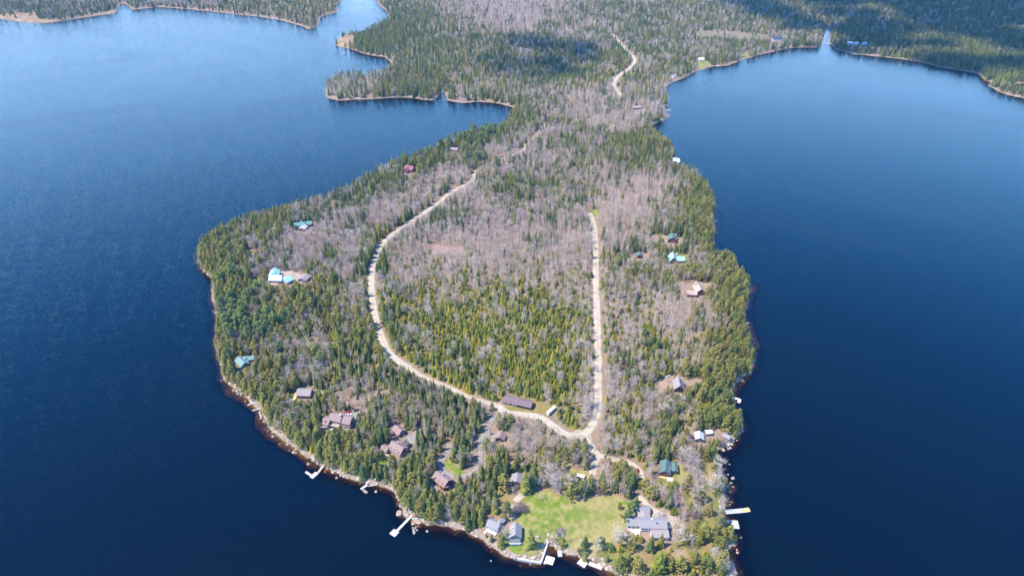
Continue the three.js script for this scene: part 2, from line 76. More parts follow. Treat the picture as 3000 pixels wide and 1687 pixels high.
  B: {"long":[[5.0,-408.5,-0.326,22.8,7.2,2.8,1.7]],"lodge1":[[-136.3,-386.9,-0.267,8.7,4.6,6,2.6],[-143.0,-385.8,-0.209,3.4,6.2,5,2],[-129.5,-385.0,-0.266,8.0,6.7,5.4,2.6]],"lodge2":[[-85.3,-356.1,-0.633,9.8,4.7,4,4],[-96.0,-358.5,-0.351,4.4,3.7,3,1.3],[-83.4,-360.2,1.169,4.3,2.3,4,3]],"garage2":[[-86.9,-376.2,-0.785,7.6,5.7,2.8,2.4]],"lodge3":[[-50.1,-326.2,-0.737,11.6,4.9,4.4,3.6]],"cottage":[[2.2,-283.9,-1.593,8.9,7.2,3.6,3.4]],"whitecot":[[-11.9,-290.6,-0.475,7.6,7.9,3,2.4],[-7.8,-292.6,0.831,3.1,2.5,2.8,1.2]],"greyhouse":[[92.7,-289.4,-0.042,16.7,8.0,5.2,2.4],[80.2,-291.9,-0.024,8.3,6.8,3.8,2.2],[88.6,-302.2,-0.0,7.6,4.8,3,2],[88.3,-297.1,1.571,5.0,7.2,3,1.1],[95.9,-283.1,-0.0,10.6,7.0,3.6,1.4]],"greencot":[[110.3,-338.2,-1.835,11.1,7.6,3.2,3.0],[117.2,-338.9,1.454,7.2,3.4,3,0.9]],"skylight":[[138.2,-427.6,-1.652,11.1,7.9,3.6,3.8]],"tan":[[188.7,-572.6,-1.483,11.3,8.9,3.6,3.8],[180.4,-567.1,-0.103,6.8,9.9,3,1.4]],"tealgrey":[[183.2,-679.6,-1.744,12.2,15.3,3.6,3.6]],"shedgreen":[[139.8,-643.6,1.449,7.9,4.9,2.6,1.8]],"mint":[[174.6,-633.8,-1.647,11.8,8.5,3.2,5.3],[181.2,-634.8,0.039,7.7,11.8,3,3]],"blue":[[-248.3,-600.8,-1.27,13.5,11.5,4.4,3.6],[-244.0,-593.5,-0.048,12.4,13.6,4,3],[-236.3,-592.9,-0.3,4.4,6.6,3,2],[-233.0,-592.6,-1.773,8.0,8.6,2.8,2.6]],"greygarage":[[-215.6,-595.8,-1.893,10.4,10.2,2.6,2.2]],"teal":[[-251.0,-712.1,0.44,9.4,12.1,4,2.2],[-246.1,-705.4,1.066,7.7,9.6,3,1.0],[-245.7,-716.5,0.277,9.1,10.8,3.6,2]],"tealcot":[[-234.1,-458.0,-0.808,12.7,3.3,3,2.8],[-233.6,-464.3,0.357,6.3,0.6,2.8,2.0]],"deckhouse":[[-169.8,-418.9,-0.067,9.0,7.2,3.4,2.4]],"red":[[-142.0,-880.6,-0.652,13.8,12.7,3.6,3.4],[-143.6,-877.5,1.009,9.3,6.4,3.2,2.8]],"silver":[[-85.7,-954.1,-0.3,11.5,12.5,3,1.6]],"mintshore":[[236.3,-912.1,-0.236,7.7,9.2,3.4,3]],"shedred":[[-8.7,-370.1,1.383,5.5,6.4,2.6,2.2]],"barn":[[3.6,-328.1,1.45,7.4,7.5,3,2.2]],"hut":[[48.5,-331.7,-0.213,6.1,3.1,2.3,0.4]],"whiteroof":[[142.1,-369.9,1.622,5.2,3.9,3,1.5]],"whiteshed":[[150.4,-374.8,0.105,3.8,2.7,2.6,0.8]],"lakehut":[[164.9,-371.2,-0.904,6.0,4.4,2.5,1.0]],"farwhite":[[399.0,-1467.6,0.098,8.1,26.7,3,2.2]],"farblue":[[618.5,-1644.2,-0.2,22.1,51.9,4,2.6]],"farwhite2":[[777.5,-1602.4,-0.0,7.7,14.0,3,2]],"farwhite3":[[783.0,-1597.0,-0.264,7.7,23.5,3,2.4]],"farwhite4":[[803.2,-1594.4,-0.0,8.3,21.8,3,2.4]],"farshed1":[[318.2,-1340.3,0.298,8.2,12.7,2.6,1.2]],"fargrey":[[215.6,-1146.9,0.188,19.8,12.3,3,1.8]],"farwhite5":[[-1233.8,-2115.1,0.245,21.9,28.9,3,2]]},
  D: {"squareFloat":[[-78.4,-290.6],[-74.5,-288.0],[-77.3,-284.4],[-81.0,-287.1]],"squareWalk":[[-76.3,-288.9],[-67.9,-300.6]],"lFloat":[[-142.3,-339.5],[-139.8,-338.0],[-143.3,-333.6],[-146.1,-335.4]],"lArm":[[-149.8,-339.8],[-145.1,-336.5]],"lWalk":[[-140.6,-338.7],[-137.3,-346.4]],"grey":[[-106.8,-323.8],[-103.0,-327.7]],"greyBeam1":[[-102.4,-326.5],[-96.0,-327.3]],"greyBeam2":[[-103.8,-328.5],[-101.7,-330.5]],"rightWalk":[[176.5,-421.2],[187.1,-416.1]],"rightEnd":[[187.2,-416.6],[184.7,-412.3]],"pier":[[146.1,-306.0],[157.7,-307.2],[157.9,-303.8],[145.1,-302.6]],"yellow":[[158.1,-307.2],[162.4,-308.0],[162.8,-304.7],[158.3,-303.9]],"rightFloat":[[147.4,-297.4],[152.3,-297.3],[150.9,-290.6],[146.2,-291.3]],"f1":[[22.2,-270.5],[27.5,-268.6],[25.5,-263.5],[20.2,-265.4]],"f2":[[29.1,-274.0],[31.9,-274.0],[32.2,-269.8],[29.5,-269.5]],"f3":[[44.0,-268.3],[48.4,-265.1],[45.3,-261.5],[41.0,-265.1]],"f4":[[49.4,-266.1],[57.3,-262.5],[56.0,-260.1],[48.1,-263.7]],"seawall":[[3.1,-267.6],[18.3,-264.7],[23.6,-280.1]],"w1":[[-214.9,-409.6],[-210.2,-412.9]],"w2":[[-209.2,-403.5],[-203.4,-406.0]],"w3":[[-203.2,-402.2],[-199.0,-394.9]],"fd1":[[266.2,-1146.0],[274.0,-1146.9]],"fd2":[[421.6,-1435.6],[428.2,-1425.1]],"fd3":[[724.1,-1618.6],[733.5,-1618.6]],"fd4":[[748.0,-1526.0],[757.6,-1527.5]]},
  pts: {"bus":[[[27.1,-395.8],[33.5,-403.4],[35.0,-401.6],[29.1,-394.3]]],"carRed":[[-131.9,-398.7],[-127.8,-399.1]],"carWhite":[[-131.4,-395.0],[-127.4,-396.0]],"carBlack":[[-125.7,-399.5],[-122.3,-401.0]],"carRoad":[[-150.2,-645.5],[-149.9,-652.2]],"carRed2":[[90.7,-340.2],[90.8,-335.4]],"pickup":[[130.1,-440.8],[135.1,-442.5]],"kayakRed":[[-66.3,-299.6],[-64.1,-300.9]],"kayakWhite":[[-66.8,-298.7],[-64.6,-298.8]],"lamp":[-25.9,-375.5],"flag":[15.2,-268.7],"buoy":[-13.4,-266.8],"tarp":[-180.9,-423.8],"logs":[[31.3,-321.1],[37.7,-316.4]],"mast":[-127.0,-543.0]},
  boulders: [[-344.0,-636.1,2.2],[158.9,-334.2,3.6],[145.1,-272.9,2.6],[142.2,-300.1,4.6],[-76.7,-303.8,6.2],[-71.3,-301.5,4.0],[16.8,-282.9,3.2],[-62.9,-293.3,1.8],[-64.3,-291.4,1.6],[-65.5,-290.0,2.4],[-63.2,-290.0,2],[-64.8,-288.1,2.6],[-66.2,-291.9,2],[-64.4,-292.4,1.8],[-63.2,-295.4,1.6],[-56.3,-289.2,2.4],[-120.8,-335.6,3],[-126.3,-334.5,2.8],[-104.4,-323.1,2.8],[-102.7,-321.6,3.4],[160.0,-347.4,1.4],[156.4,-337.7,1.8],[150.6,-310.9,1.6],[159.2,-361.5,3.4],[163.3,-362.5,2.4],[162.5,-364.3,2],[165.1,-363.6,2.6],[172.2,-371.3,1.8],[203.5,-448.1,1.6],[205.9,-452.2,2],[201.2,-446.3,1.6],[-231.1,-429.3,2.6],[-224.7,-421.3,1.8],[-241.9,-439.7,1.6],[-247.6,-445.9,1.4],[-96.0,-322.2,2.8],[-4.4,-272.6,2.4],[-2.2,-270.6,2.6],[0.0,-269.6,2.4],[1.7,-269.1,3],[-7.0,-274.6,2.6],[-12.2,-277.7,2.4],[28.5,-277.4,4],[43.6,-269.6,2],[60.1,-261.8,2.4],[62.1,-260.8,2.2],[66.5,-258.4,2.6],[144.5,-280.8,2],[146.7,-282.3,1.8],[150.6,-284.2,2.2],[145.4,-275.1,1.6],[139.4,-264.7,2.8],[139.5,-260.4,2.4],[-84.3,-324.0,2.4],[-81.4,-320.7,2.2],[-79.0,-316.8,2.4],[-77.1,-310.4,2],[-121.9,-336.7,2.2],[-140.3,-346.7,2.2],[-143.2,-348.3,2.4],[-158.8,-360.1,2.2]],
  heroes: [[11.6,-275.8,"S",15.0],[76.9,-293.9,"P",11.0],[81.5,-302.2,"P",11.0],[90.8,-257.8,"G",19.0],[88.4,-272.5,"S",13.0],[95.5,-275.5,"S",11.0],[66.5,-263.1,"G",8.0],[70.9,-261.2,"P",9.0],[73.7,-265.5,"G",8.0],[62.9,-272.5,"P",7.0],[57.5,-275.0,"P",9.0],[69.2,-275.5,"M",13.0],[43.7,-273.0,"B",10.0],[47.3,-276.5,"S",9.0],[54.1,-271.7,"M",9.0],[27.6,-278.1,"B",11.0],[137.0,-287.2,"C",7.0],[132.9,-275.5,"C",6.0],[88.0,-450.0,"C",17.0],[9.5,-319.6,"S",18.0],[15.1,-324.1,"S",15.0],[26.5,-325.7,"M",16.0],[39.9,-318.1,"M",12.0],[48.6,-316.6,"B",12.0],[44.3,-328.7,"C",8.0],[123.3,-339.4,"M",16.0],[148.0,-337.5,"M",12.0],[139.0,-318.1,"M",15.0],[126.6,-310.8,"M",13.0],[73.1,-305.1,"C",6.0],[105.4,-275.5,"M",14.0],[-3.5,-302.2,"B",9.0],[-1.2,-301.7,"B",9.0],[29.8,-319.6,"M",11.0],[-5.6,-281.4,"M",8.0],[-95.3,-349.5,"C",9.0],[27.9,-355.2,"C",6.0],[68.1,-352.9,"M",13.0],[58.5,-358.0,"B",12.0],[20.0,-312.2,"M",5.0],[121.4,-278.1,"G",12.0],[104.0,-258.3,"C",13.0],[113.1,-260.7,"C",14.0],[97.8,-258.8,"C",12.0],[126.5,-263.1,"M",10.0],[131.3,-257.1,"M",9.0],[78.5,-257.8,"C",12.0],[60.3,-265.5,"S",6.0],[46.4,-266.8,"S",7.0],[-13.3,-280.6,"S",6.0],[98.5,-298.0,"M",6.0]],
  brush: [[5.6,-304.2,11],[2.8,-302.2,8],[8.3,-302.2,7],[30.6,-284.3,8],[27.7,-280.6,5],[32.8,-286.9,5],[3.6,-322.0,7],[0.0,-319.6,6],[35.6,-318.1,8],[47.3,-315.2,6],[33.6,-324.1,6],[120.1,-302.2,14],[123.4,-296.7,9],[114.3,-296.7,9],[127.1,-307.9,8],[44.7,-313.1,6],[59.4,-318.1,7],[153.5,-349.5,5],[158.2,-364.9,8],[150.1,-338.2,5],[57.0,-322.6,6],[12.4,-408.6,4]]
};

function inPoly(p, x, z) { let c = false; for (let i = 0, j = p.length - 1; i < p.length; j = i++) if ((p[i][1] > z) !== (p[j][1] > z) && x < (p[j][0] - p[i][0]) * (z - p[i][1]) / (p[j][1] - p[i][1]) + p[i][0]) c = !c; return c; }
function edgeDist(p, x, z, closed = true) {
  let best = 1e18;
  for (let i = closed ? 0 : 1, j = closed ? p.length - 1 : 0; i < p.length; j = i++) {
    const ax = p[j][0], az = p[j][1], bx = p[i][0] - ax, bz = p[i][1] - az, t = clamp(((x - ax) * bx + (z - az) * bz) / (bx * bx + bz * bz || 1)), dx = x - ax - bx * t, dz = z - az - bz * t, d = dx * dx + dz * dz;
    if (d < best) best = d;
  }
  return Math.sqrt(best);
}
const boxOf = (p) => [Math.min(...p.map((q) => q[0])), Math.min(...p.map((q) => q[1])), Math.max(...p.map((q) => q[0])), Math.max(...p.map((q) => q[1]))];
function shoreRaw(x, z) {                                            // metres inland of the waterline, negative out on the lake
  const a = inPoly(LAY.shoreMain, x, z), b = inPoly(LAY.shoreFar, x, z), p = inPoly(LAY.pond, x, z);
  const d = Math.min(edgeDist(LAY.shoreMain, x, z), edgeDist(LAY.shoreFar, x, z), edgeDist(LAY.pond, x, z));
  return (a || b) && !p ? d : -d;
}
class Field {                                                         // a sampled map over a rectangle of ground
  constructor(x0, z0, x1, z1, step, f) {
    Object.assign(this, { x0, z0, step, nx: Math.ceil((x1 - x0) / step) + 1, nz: Math.ceil((z1 - z0) / step) + 1 });
    this.v = new Float32Array(this.nx * this.nz);
    if (f) for (let j = 0; j < this.nz; j++) for (let i = 0; i < this.nx; i++) this.v[j * this.nx + i] = f(x0 + i * step, z0 + j * step);
  }
  has(x, z) { const u = (x - this.x0) / this.step, w = (z - this.z0) / this.step; return u >= 0 && w >= 0 && u < this.nx - 1 && w < this.nz - 1; }
  at(x, z) {
    const u = clamp((x - this.x0) / this.step, 0, this.nx - 1.001), w = clamp((z - this.z0) / this.step, 0, this.nz - 1.001), i = u | 0, j = w | 0, a = u - i, b = w - j, k = j * this.nx + i, v = this.v;
    return (v[k] * (1 - a) + v[k + 1] * a) * (1 - b) + (v[k + this.nx] * (1 - a) + v[k + this.nx + 1] * a) * b;
  }
}
const nearShore = new Field(-380, -1180, 300, -190, 3, shoreRaw), farShore = new Field(-3000, -5000, 3000, 0, 14, shoreRaw);
const shoreAt = (x, z) => {
  const s = nearShore.has(x, z) ? nearShore.at(x, z) : farShore.has(x, z) ? farShore.at(x, z) : shoreRaw(x, z);
  return s + (Math.abs(s) < 14 ? (fbm(x * 0.16 + 31, z * 0.16, 3) - 0.5) * 3.4 + (fbm(x * 0.6, z * 0.6 + 7, 2) - 0.5) * 1.2 : 0);
};
const heightAt = (x, z) => {
  const s = shoreAt(x, z);
  if (s >= 0) return 3.0 * (1 - Math.exp(-s / 5)) + 0.02 + 0.25 * (fbm(x * 0.05, z * 0.05, 2) - 0.5) * clamp(s / 10);
  const shelf = 0.5 + 1.5 * smooth(0.3, 0.7, fbm(x * 0.022 + 70, z * 0.022, 3));   // gently and steeply shelving stretches
  return Math.max(-14, (s * 0.12 - 0.004 * s * s) * shelf) - 0.25 * vnoise(x * 0.5, z * 0.5) * clamp(-s / 3);
};

// ------------------------------------------------------------------ ground colours: leaf litter, grass, gravel, shore rock
const GX0 = -370, GZ0 = -1160, GW = 660, GD = 960;                    // mapped area of the near ground
const clear = LAY.clearings.map(([kind, p]) => ({ kind, p, b: boxOf(p) })), yards = LAY.yards.map((p) => ({ p, b: boxOf(p) }));
const hit = (list, x, z) => { for (const c of list) if (x > c.b[0] && x < c.b[2] && z > c.b[1] && z < c.b[3] && inPoly(c.p, x, z)) return c; return null; };
function groundColor(x, z, out) {
  const n1 = fbm(x * 0.03, z * 0.03, 4), n2 = fbm(x * 0.35 + 5, z * 0.35, 3), n3 = hash(Math.floor(x * 3.1), Math.floor(z * 3.1));
  const wx = x + (fbm(x * 0.14 + 90, z * 0.14, 2) - 0.5) * 7, wz = z + (fbm(x * 0.14, z * 0.14 + 60, 2) - 0.5) * 7;
  let r = 0.25 + 0.11 * n1, g = 0.185 + 0.08 * n1, b = 0.14 + 0.06 * n1;       // last year's leaves
  const c = hit(clear, wx, wz), s = shoreAt(x, z);
  if (c) {
    const patch = 0.6 * fbm(x * 0.09 + 3, z * 0.09, 3) + 0.4 * fbm(x * 0.3 + 13, z * 0.3, 3), dry = smooth(0.34, 0.62, patch + 0.25 * (n2 - 0.5));
    if (c.kind === 'lawn') { const worn = clamp(dry + 0.75 * smooth(28, 62, x + 0.5 * (z + 290)) * smooth(0.25, 0.6, fbm(x * 0.2, z * 0.2 + 8, 3))); r = 0.165 + 0.17 * worn; g = 0.24 + 0.055 * worn; b = 0.032 + 0.085 * worn; }
    else if (c.kind === 'dry') { r = 0.30 - 0.12 * (1 - dry) * 0.7; g = 0.225 - 0.0 * dry; b = 0.095 - 0.04 * (1 - dry); }
    else if (c.kind === 'marsh') { r = 0.42 - 0.14 * dry; g = 0.30 - 0.10 * dry; b = 0.19 - 0.07 * dry; }
    else if (c.kind === 'growth') { r = 0.19 + 0.05 * dry; g = 0.185 + 0.01 * dry; b = 0.075 + 0.03 * dry; }
    else if (c.kind === 'scrub') { r = 0.38 - 0.06 * dry; g = 0.245 - 0.02 * dry; b = 0.20; }
    else if (c.kind === 'litter') { r = 0.30 + 0.07 * dry; g = 0.225 + 0.05 * dry; b = 0.17 + 0.04 * dry; }
    else if (c.kind === 'open') { r = 0.31 - 0.10 * (1 - dry); g = 0.225 - 0.02 * (1 - dry); b = 0.115 - 0.055 * (1 - dry); }
    else if (c.kind === 'orange') { r = 0.38; g = 0.23; b = 0.11; }
    else if (c.kind === 'field') { r = 0.26; g = 0.215; b = 0.15; }
    else { r = 0.075 + 0.05 * patch; g = 0.075 + 0.04 * patch; b = 0.05; }
  }
  if (hit(yards, x + (wx - x) * 0.35, z + (wz - z) * 0.35)) { const grey = x < -60 && z > -400; r = grey ? 0.33 : 0.42; g = grey ? 0.325 : 0.375; b = grey ? 0.32 : 0.32; }
  const rock = 1 - smooth(1.2, 4.2, s + 4 * (n2 - 0.5) + (z < -1150 ? 3.5 * (fbm(x * 0.01, z * 0.01, 2) - 0.2) : 0));
  if (rock > 0 && s > -30) { const k = rock * (s < 0 ? 0.8 : 0.75); const v = 0.15 + 0.32 * n2; r += (v * 1.0 - r) * k; g += (v * 0.82 - g) * k; b += (v * 0.68 - b) * k; }
  if (s < -1.0) { const v = 0.7 + 0.6 * n2; r = 0.33 * v; g = 0.25 * v; b = 0.13 * v; }  // stained stones and silt of the lake bed
  const f = 0.72 + 0.36 * n2 + 0.2 * (n3 - 0.5);
  out[0] = r * f; out[1] = g * f; out[2] = b * f; return out;
}
const toByte = (v) => 255 * (v <= 0.0031308 ? v * 12.92 : 1.055 * Math.pow(v, 1 / 2.4) - 0.055);
function colourMap(w, h, f) {
  const d = new Uint8Array(w * h * 4), c = [0, 0, 0];
  for (let j = 0; j < h; j++) for (let i = 0; i < w; i++) { f((i + 0.5) / w, (j + 0.5) / h, c); const k = (j * w + i) * 4; d[k] = toByte(clamp(c[0])); d[k + 1] = toByte(clamp(c[1])); d[k + 2] = toByte(clamp(c[2])); d[k + 3] = 255; }
  const t = new THREE.DataTexture(d, w, h, THREE.RGBAFormat); t.colorSpace = THREE.SRGBColorSpace; t.magFilter = THREE.LinearFilter; t.minFilter = THREE.LinearMipmapLinearFilter; t.generateMipmaps = true; t.needsUpdate = true; return t;
}
const gridX = [], gridZ = [];
{
  const line = (stops) => { const out = [stops[0][0]]; for (let k = 0; k + 1 < stops.length; k++) { const [a, sa] = stops[k], [b, sb] = stops[k + 1]; let x = a; while (x < b - 0.001) { const t = (x - a) / (b - a); x = Math.min(b, x + sa + (sb - sa) * t); out.push(x); } } return out; };
  const xs = line([[-9500, 900], [-3000, 120], [-1700, 9], [-380, 6], [-360, 3], [290, 3], [320, 6], [1700, 9], [3000, 120], [9500, 900]]);
  const zs = line([[-9500, 900], [-3600, 150], [-2500, 14], [-1500, 9], [-1160, 4], [-1000, 3], [-190, 3], [-150, 30], [900, 300], [2500, 600]]);
  gridX.push(...xs); gridZ.push(...zs);
  const nx = xs.length, nz = zs.length, pos = new Float32Array(nx * nz * 3), uv = new Float32Array(nx * nz * 2), near = [], far = [];
  for (let j = 0; j < nz; j++) for (let i = 0; i < nx; i++) {
    const k = j * nx + i; pos[k * 3] = xs[i]; pos[k * 3 + 1] = heightAt(xs[i], zs[j]); pos[k * 3 + 2] = zs[j]; uv[k * 2] = (xs[i] - GX0) / GW; uv[k * 2 + 1] = (zs[j] - GZ0) / GD;
    if (i && j) { const a = k - nx - 1, b = k - nx, c = k - 1; (xs[i - 1] >= GX0 && xs[i] <= GX0 + GW && zs[j - 1] >= GZ0 && zs[j] <= GZ0 + GD ? near : far).push(a, c, b, b, c, k); }
  }
  const g = new THREE.BufferGeometry();
  g.setAttribute('position', new THREE.BufferAttribute(pos, 3)); g.setAttribute('uv', new THREE.BufferAttribute(uv, 2));
  const index = new Uint32Array(near.length + far.length); index.set(near); index.set(far, near.length);
  g.setIndex(new THREE.BufferAttribute(index, 1)); g.addGroup(0, near.length, 0); g.addGroup(near.length, far.length, 1); g.computeVertexNormals();
  const nearMap = colourMap(1536, 2048, (u, v, c) => groundColor(GX0 + u * GW, GZ0 + v * GD, c));
  const FX0 = -3000, FZ0 = -4200, FW = 6000, FD = 4400, farMap = colourMap(1500, 1100, (u, v, c) => groundColor(FX0 + u * FW, FZ0 + v * FD, c));
  farMap.repeat.set(GW / FW, GD / FD); farMap.offset.set((GX0 - FX0) / FW, (GZ0 - FZ0) / FD);
  const m = new THREE.Mesh(g, [nearMap, farMap].map((map) => new THREE.MeshPhysicalMaterial({ map, roughness: 0.97, specularIntensity: 0.2 })));
  m.name = 'ground'; m.receiveShadow = m.castShadow = true; scene.add(m);
  tag(m, 'leaf-strewn ground and stony lake bed of the wooded peninsula', 'ground', null, 'structure');
}

// ------------------------------------------------------------------ the lake
{
  const N = 1024, TILE = 118, h = new Float32Array(N * N), waves = [];
  reseed(77);
  for (let k = 0; k < 64; k++) {
    const wl = 0.95 * Math.pow(3.4, rnd()), dir = 1.05 + (rnd() + rnd() + rnd() - 1.5) * 0.75, q = TILE / wl;   // wind from the upper left
    waves.push([Math.round(q * Math.cos(dir)), Math.round(q * Math.sin(dir)), rnd() * 6.283, 0.0042 * wl * rr(0.4, 1)]);
  }
  for (const [a, b, ph, amp] of waves) {
    const sx = new Float32Array(N), cx = new Float32Array(N);
    for (let i = 0; i < N; i++) { sx[i] = Math.sin(6.2831853 * a * i / N + ph); cx[i] = Math.cos(6.2831853 * a * i / N + ph); }
    for (let j = 0; j < N; j++) { const s = Math.sin(6.2831853 * b * j / N) * amp, c = Math.cos(6.2831853 * b * j / N) * amp; for (let i = 0; i < N; i++) h[j * N + i] += sx[i] * c + cx[i] * s; }
  }
  let lo = 1e9, hi = -1e9; for (const v of h) { lo = Math.min(lo, v); hi = Math.max(hi, v); }
  const d = new Float32Array(N * N * 4); for (let k = 0; k < N * N; k++) { const v = (h[k] - lo) / (hi - lo); d[k * 4] = d[k * 4 + 1] = d[k * 4 + 2] = v; d[k * 4 + 3] = 1; }
  const bump = new THREE.DataTexture(d, N, N, THREE.RGBAFormat, THREE.FloatType); bump.wrapS = bump.wrapT = THREE.RepeatWrapping; bump.magFilter = THREE.LinearFilter; bump.needsUpdate = true;
  const RN = 512, rd = new Uint8Array(RN * RN * 4);                    // ruffled and calmer streaks lying along the wind
  for (let j = 0; j < RN; j++) for (let i = 0; i < RN; i++) { const u = i / RN, w = j / RN, a = u * 0.5 + w * 0.87, b = u * 0.87 - w * 0.5, f = clamp(0.38 + 0.9 * (fbm(a * 30 + 3, b * 6, 4) - 0.5), 0.12, 0.9), k = (j * RN + i) * 4; rd[k] = rd[k + 1] = rd[k + 2] = 255 * f; rd[k + 3] = 255; }
  const ruffle = new THREE.DataTexture(rd, RN, RN, THREE.RGBAFormat); ruffle.wrapS = ruffle.wrapT = THREE.MirroredRepeatWrapping; ruffle.magFilter = THREE.LinearFilter; ruffle.repeat.set(TILE / 1500, TILE / 1500); ruffle.needsUpdate = true;
  const water = new THREE.MeshPhysicalMaterial({ roughness: 0.3, roughnessMap: ruffle, transmission: 1, thickness: 3, ior: 1.333, bumpMap: bump, bumpScale: (hi - lo) * 0.65 });
  water.color.setRGB(1, 1, 1); water.attenuationColor.setRGB(0.48, 0.30, 0.09); water.attenuationDistance = 0.7;
  const S = 9500, n = 24, g = new THREE.PlaneGeometry(2 * S, 12000, n, n); g.rotateX(-Math.PI / 2); g.translate(0, 0, -3500);
  const p = g.attributes.position, u = g.attributes.uv; for (let k = 0; k < p.count; k++) u.setXY(k, p.getX(k) / TILE, p.getZ(k) / TILE);
  const m = new THREE.Mesh(g, water); m.name = 'lake_water'; m.receiveShadow = true; scene.add(m);
  tag(m, 'rippled dark blue lake water around the peninsula', 'lake', null, 'structure');
  // the clouded body of the lake: rises from the bed off the shelf to just under the surface, so that clear shallows thin out over it
  const nx = gridX.length, nz = gridZ.length, pos = new Float32Array(nx * nz * 3), far = new Float32Array(nx * nz), idx = [];
  for (let j = 0; j < nz; j++) for (let i = 0; i < nx; i++) {
    const x = gridX[i], z = gridZ[j], k = j * nx + i, d = -shoreAt(x, z) + 9 * (fbm(x * 0.05 + 50, z * 0.05, 3) - 0.5); far[k] = d;
    pos[k * 3] = x; pos[k * 3 + 1] = -0.07 - 1.75 * (1 - smooth(2, 11.5, d)); pos[k * 3 + 2] = z;
    if (i && j) { const a = k - nx - 1, b = k - nx, c = k - 1; if (Math.max(far[a], far[b], far[c], d) > 0.8) idx.push(a, c, b, b, c, k); }
  }
  const dg = new THREE.BufferGeometry(); dg.setAttribute('position', new THREE.BufferAttribute(pos, 3)); dg.setIndex(idx); dg.computeVertexNormals();
  const deep = new THREE.Mesh(dg, mat(0.0001, 0.007, 0.024, 1, { specularIntensity: 0 })); deep.name = 'deep_lake_water'; deep.receiveShadow = true; scene.add(deep);
  tag(deep, 'clouded deep blue water below the lake surface', 'lake', null, 'structure');
}

// ------------------------------------------------------------------ roads
const roadLines = [];
function spline(p, step = 3) { const c = new THREE.CatmullRomCurve3(p.map(([x, z]) => new THREE.Vector3(x, 0, z)), false, 'centripetal'), n = Math.max(4, Math.ceil(c.getLength() / step)); return c.getSpacedPoints(n).map((v) => [v.x, v.z]); }
{
  const gravel = colourMap(128, 1024, (u, v, c) => {
    const a = Math.abs(u - 0.5) * 2, n = fbm(u * 9 + 3, v * 60, 4), f = fbm(u * 40, v * 300, 2), rut = Math.exp(-Math.pow((a - 0.42) / 0.13, 2));
    const t = 0.80 + 0.3 * (n - 0.5) + 0.28 * (f - 0.5) + 0.12 * rut - 0.16 * smooth(0.55, 0.75, fbm(u * 3 + 40, v * 22, 3)), edge = smooth(0.66, 1, a + 0.5 * (n - 0.5));
    c[0] = (0.58 - 0.16 * edge) * t; c[1] = (0.515 - 0.18 * edge) * t; c[2] = (0.42 - 0.20 * edge) * t;
  });
  gravel.wrapT = THREE.RepeatWrapping;
  const pale = new THREE.MeshPhysicalMaterial({ map: gravel, roughness: 0.95, specularIntensity: 0.25 }), slatey = pale.clone(); slatey.color.setRGB(0.62, 0.67, 0.76);   // crushed grey stone on the driveways
  const labels = { gravel_road: 'pale gravel road curving down the west side of the peninsula', cabin_road: 'narrow half hidden road between the west bend and the black cabin', straight_road: 'straight pale gravel road running up from the bend to a grassy end', woodland_road: 'narrow gravel road showing between trees towards the neck', distant_road: 'winding gravel road through the far woods', gravel_lane: 'gravel lane running down from the road bend to the lawn', cottage_lane: 'narrow lane leading to the green roofed cottage', garage_driveway: 'grey driveway curving past the lamp post', lodge_driveway: 'curved grey driveway above the shoreline lodge', house_driveway: 'sandy driveway reaching the large grey house', lakeside_track: 'dirt track passing the weathered grey barn', forest_track: 'faint pinkish track through birches to the parked cars' };
  for (const [name, width, pts] of LAY.roads) {
    const c = spline(pts, 2.5); roadLines.push({ c, width, b: boxOf(c), name });
    const pos = [], uv = [], idx = []; let run = 0;
    c.forEach(([x, z], i) => {
      const a = c[Math.max(0, i - 1)], b = c[Math.min(c.length - 1, i + 1)], l = Math.hypot(b[0] - a[0], b[1] - a[1]) || 1, nx = -(b[1] - a[1]) / l, nz = (b[0] - a[0]) / l;
      if (i) run += Math.hypot(x - c[i - 1][0], z - c[i - 1][1]);
      const wl = width / 2 * (0.86 + 0.3 * vnoise(run * 0.13, 3)), wr = width / 2 * (0.86 + 0.3 * vnoise(run * 0.13, 9)), y = Math.max(heightAt(x, z), heightAt(x + nx * wl, z + nz * wl), heightAt(x - nx * wr, z - nz * wr)) + 0.14;
      for (const [o, dy, u] of [[-wr - 0.9, -0.75, 0], [-wr, 0, 0.02], [0, 0.08, 0.5], [wl, 0, 0.98], [wl + 0.9, -0.75, 1]]) { pos.push(x + nx * o, y + dy, z + nz * o); uv.push(u, run / 45); }
      if (i) for (let k = 0; k < 4; k++) { const p = (i - 1) * 5 + k, q = i * 5 + k; idx.push(p, p + 1, q, q, p + 1, q + 1); }
    });
    const g = rawGeo(pos, null, uv); g.setIndex(idx); g.computeVertexNormals();
    const o = new THREE.Mesh(g, /garage|lodge/.test(name) ? slatey : pale); o.name = numbered(name); o.castShadow = o.receiveShadow = true; scene.add(o); tag(o, labels[name], 'road', null, 'structure');
  }
}
const roadGap = (x, z) => { let best = 1e9; for (const r of roadLines) if (x > r.b[0] - 25 && x < r.b[2] + 25 && z > r.b[1] - 25 && z < r.b[3] + 25) best = Math.min(best, edgeDist(r.c, x, z, false) - r.width / 2); return best; };

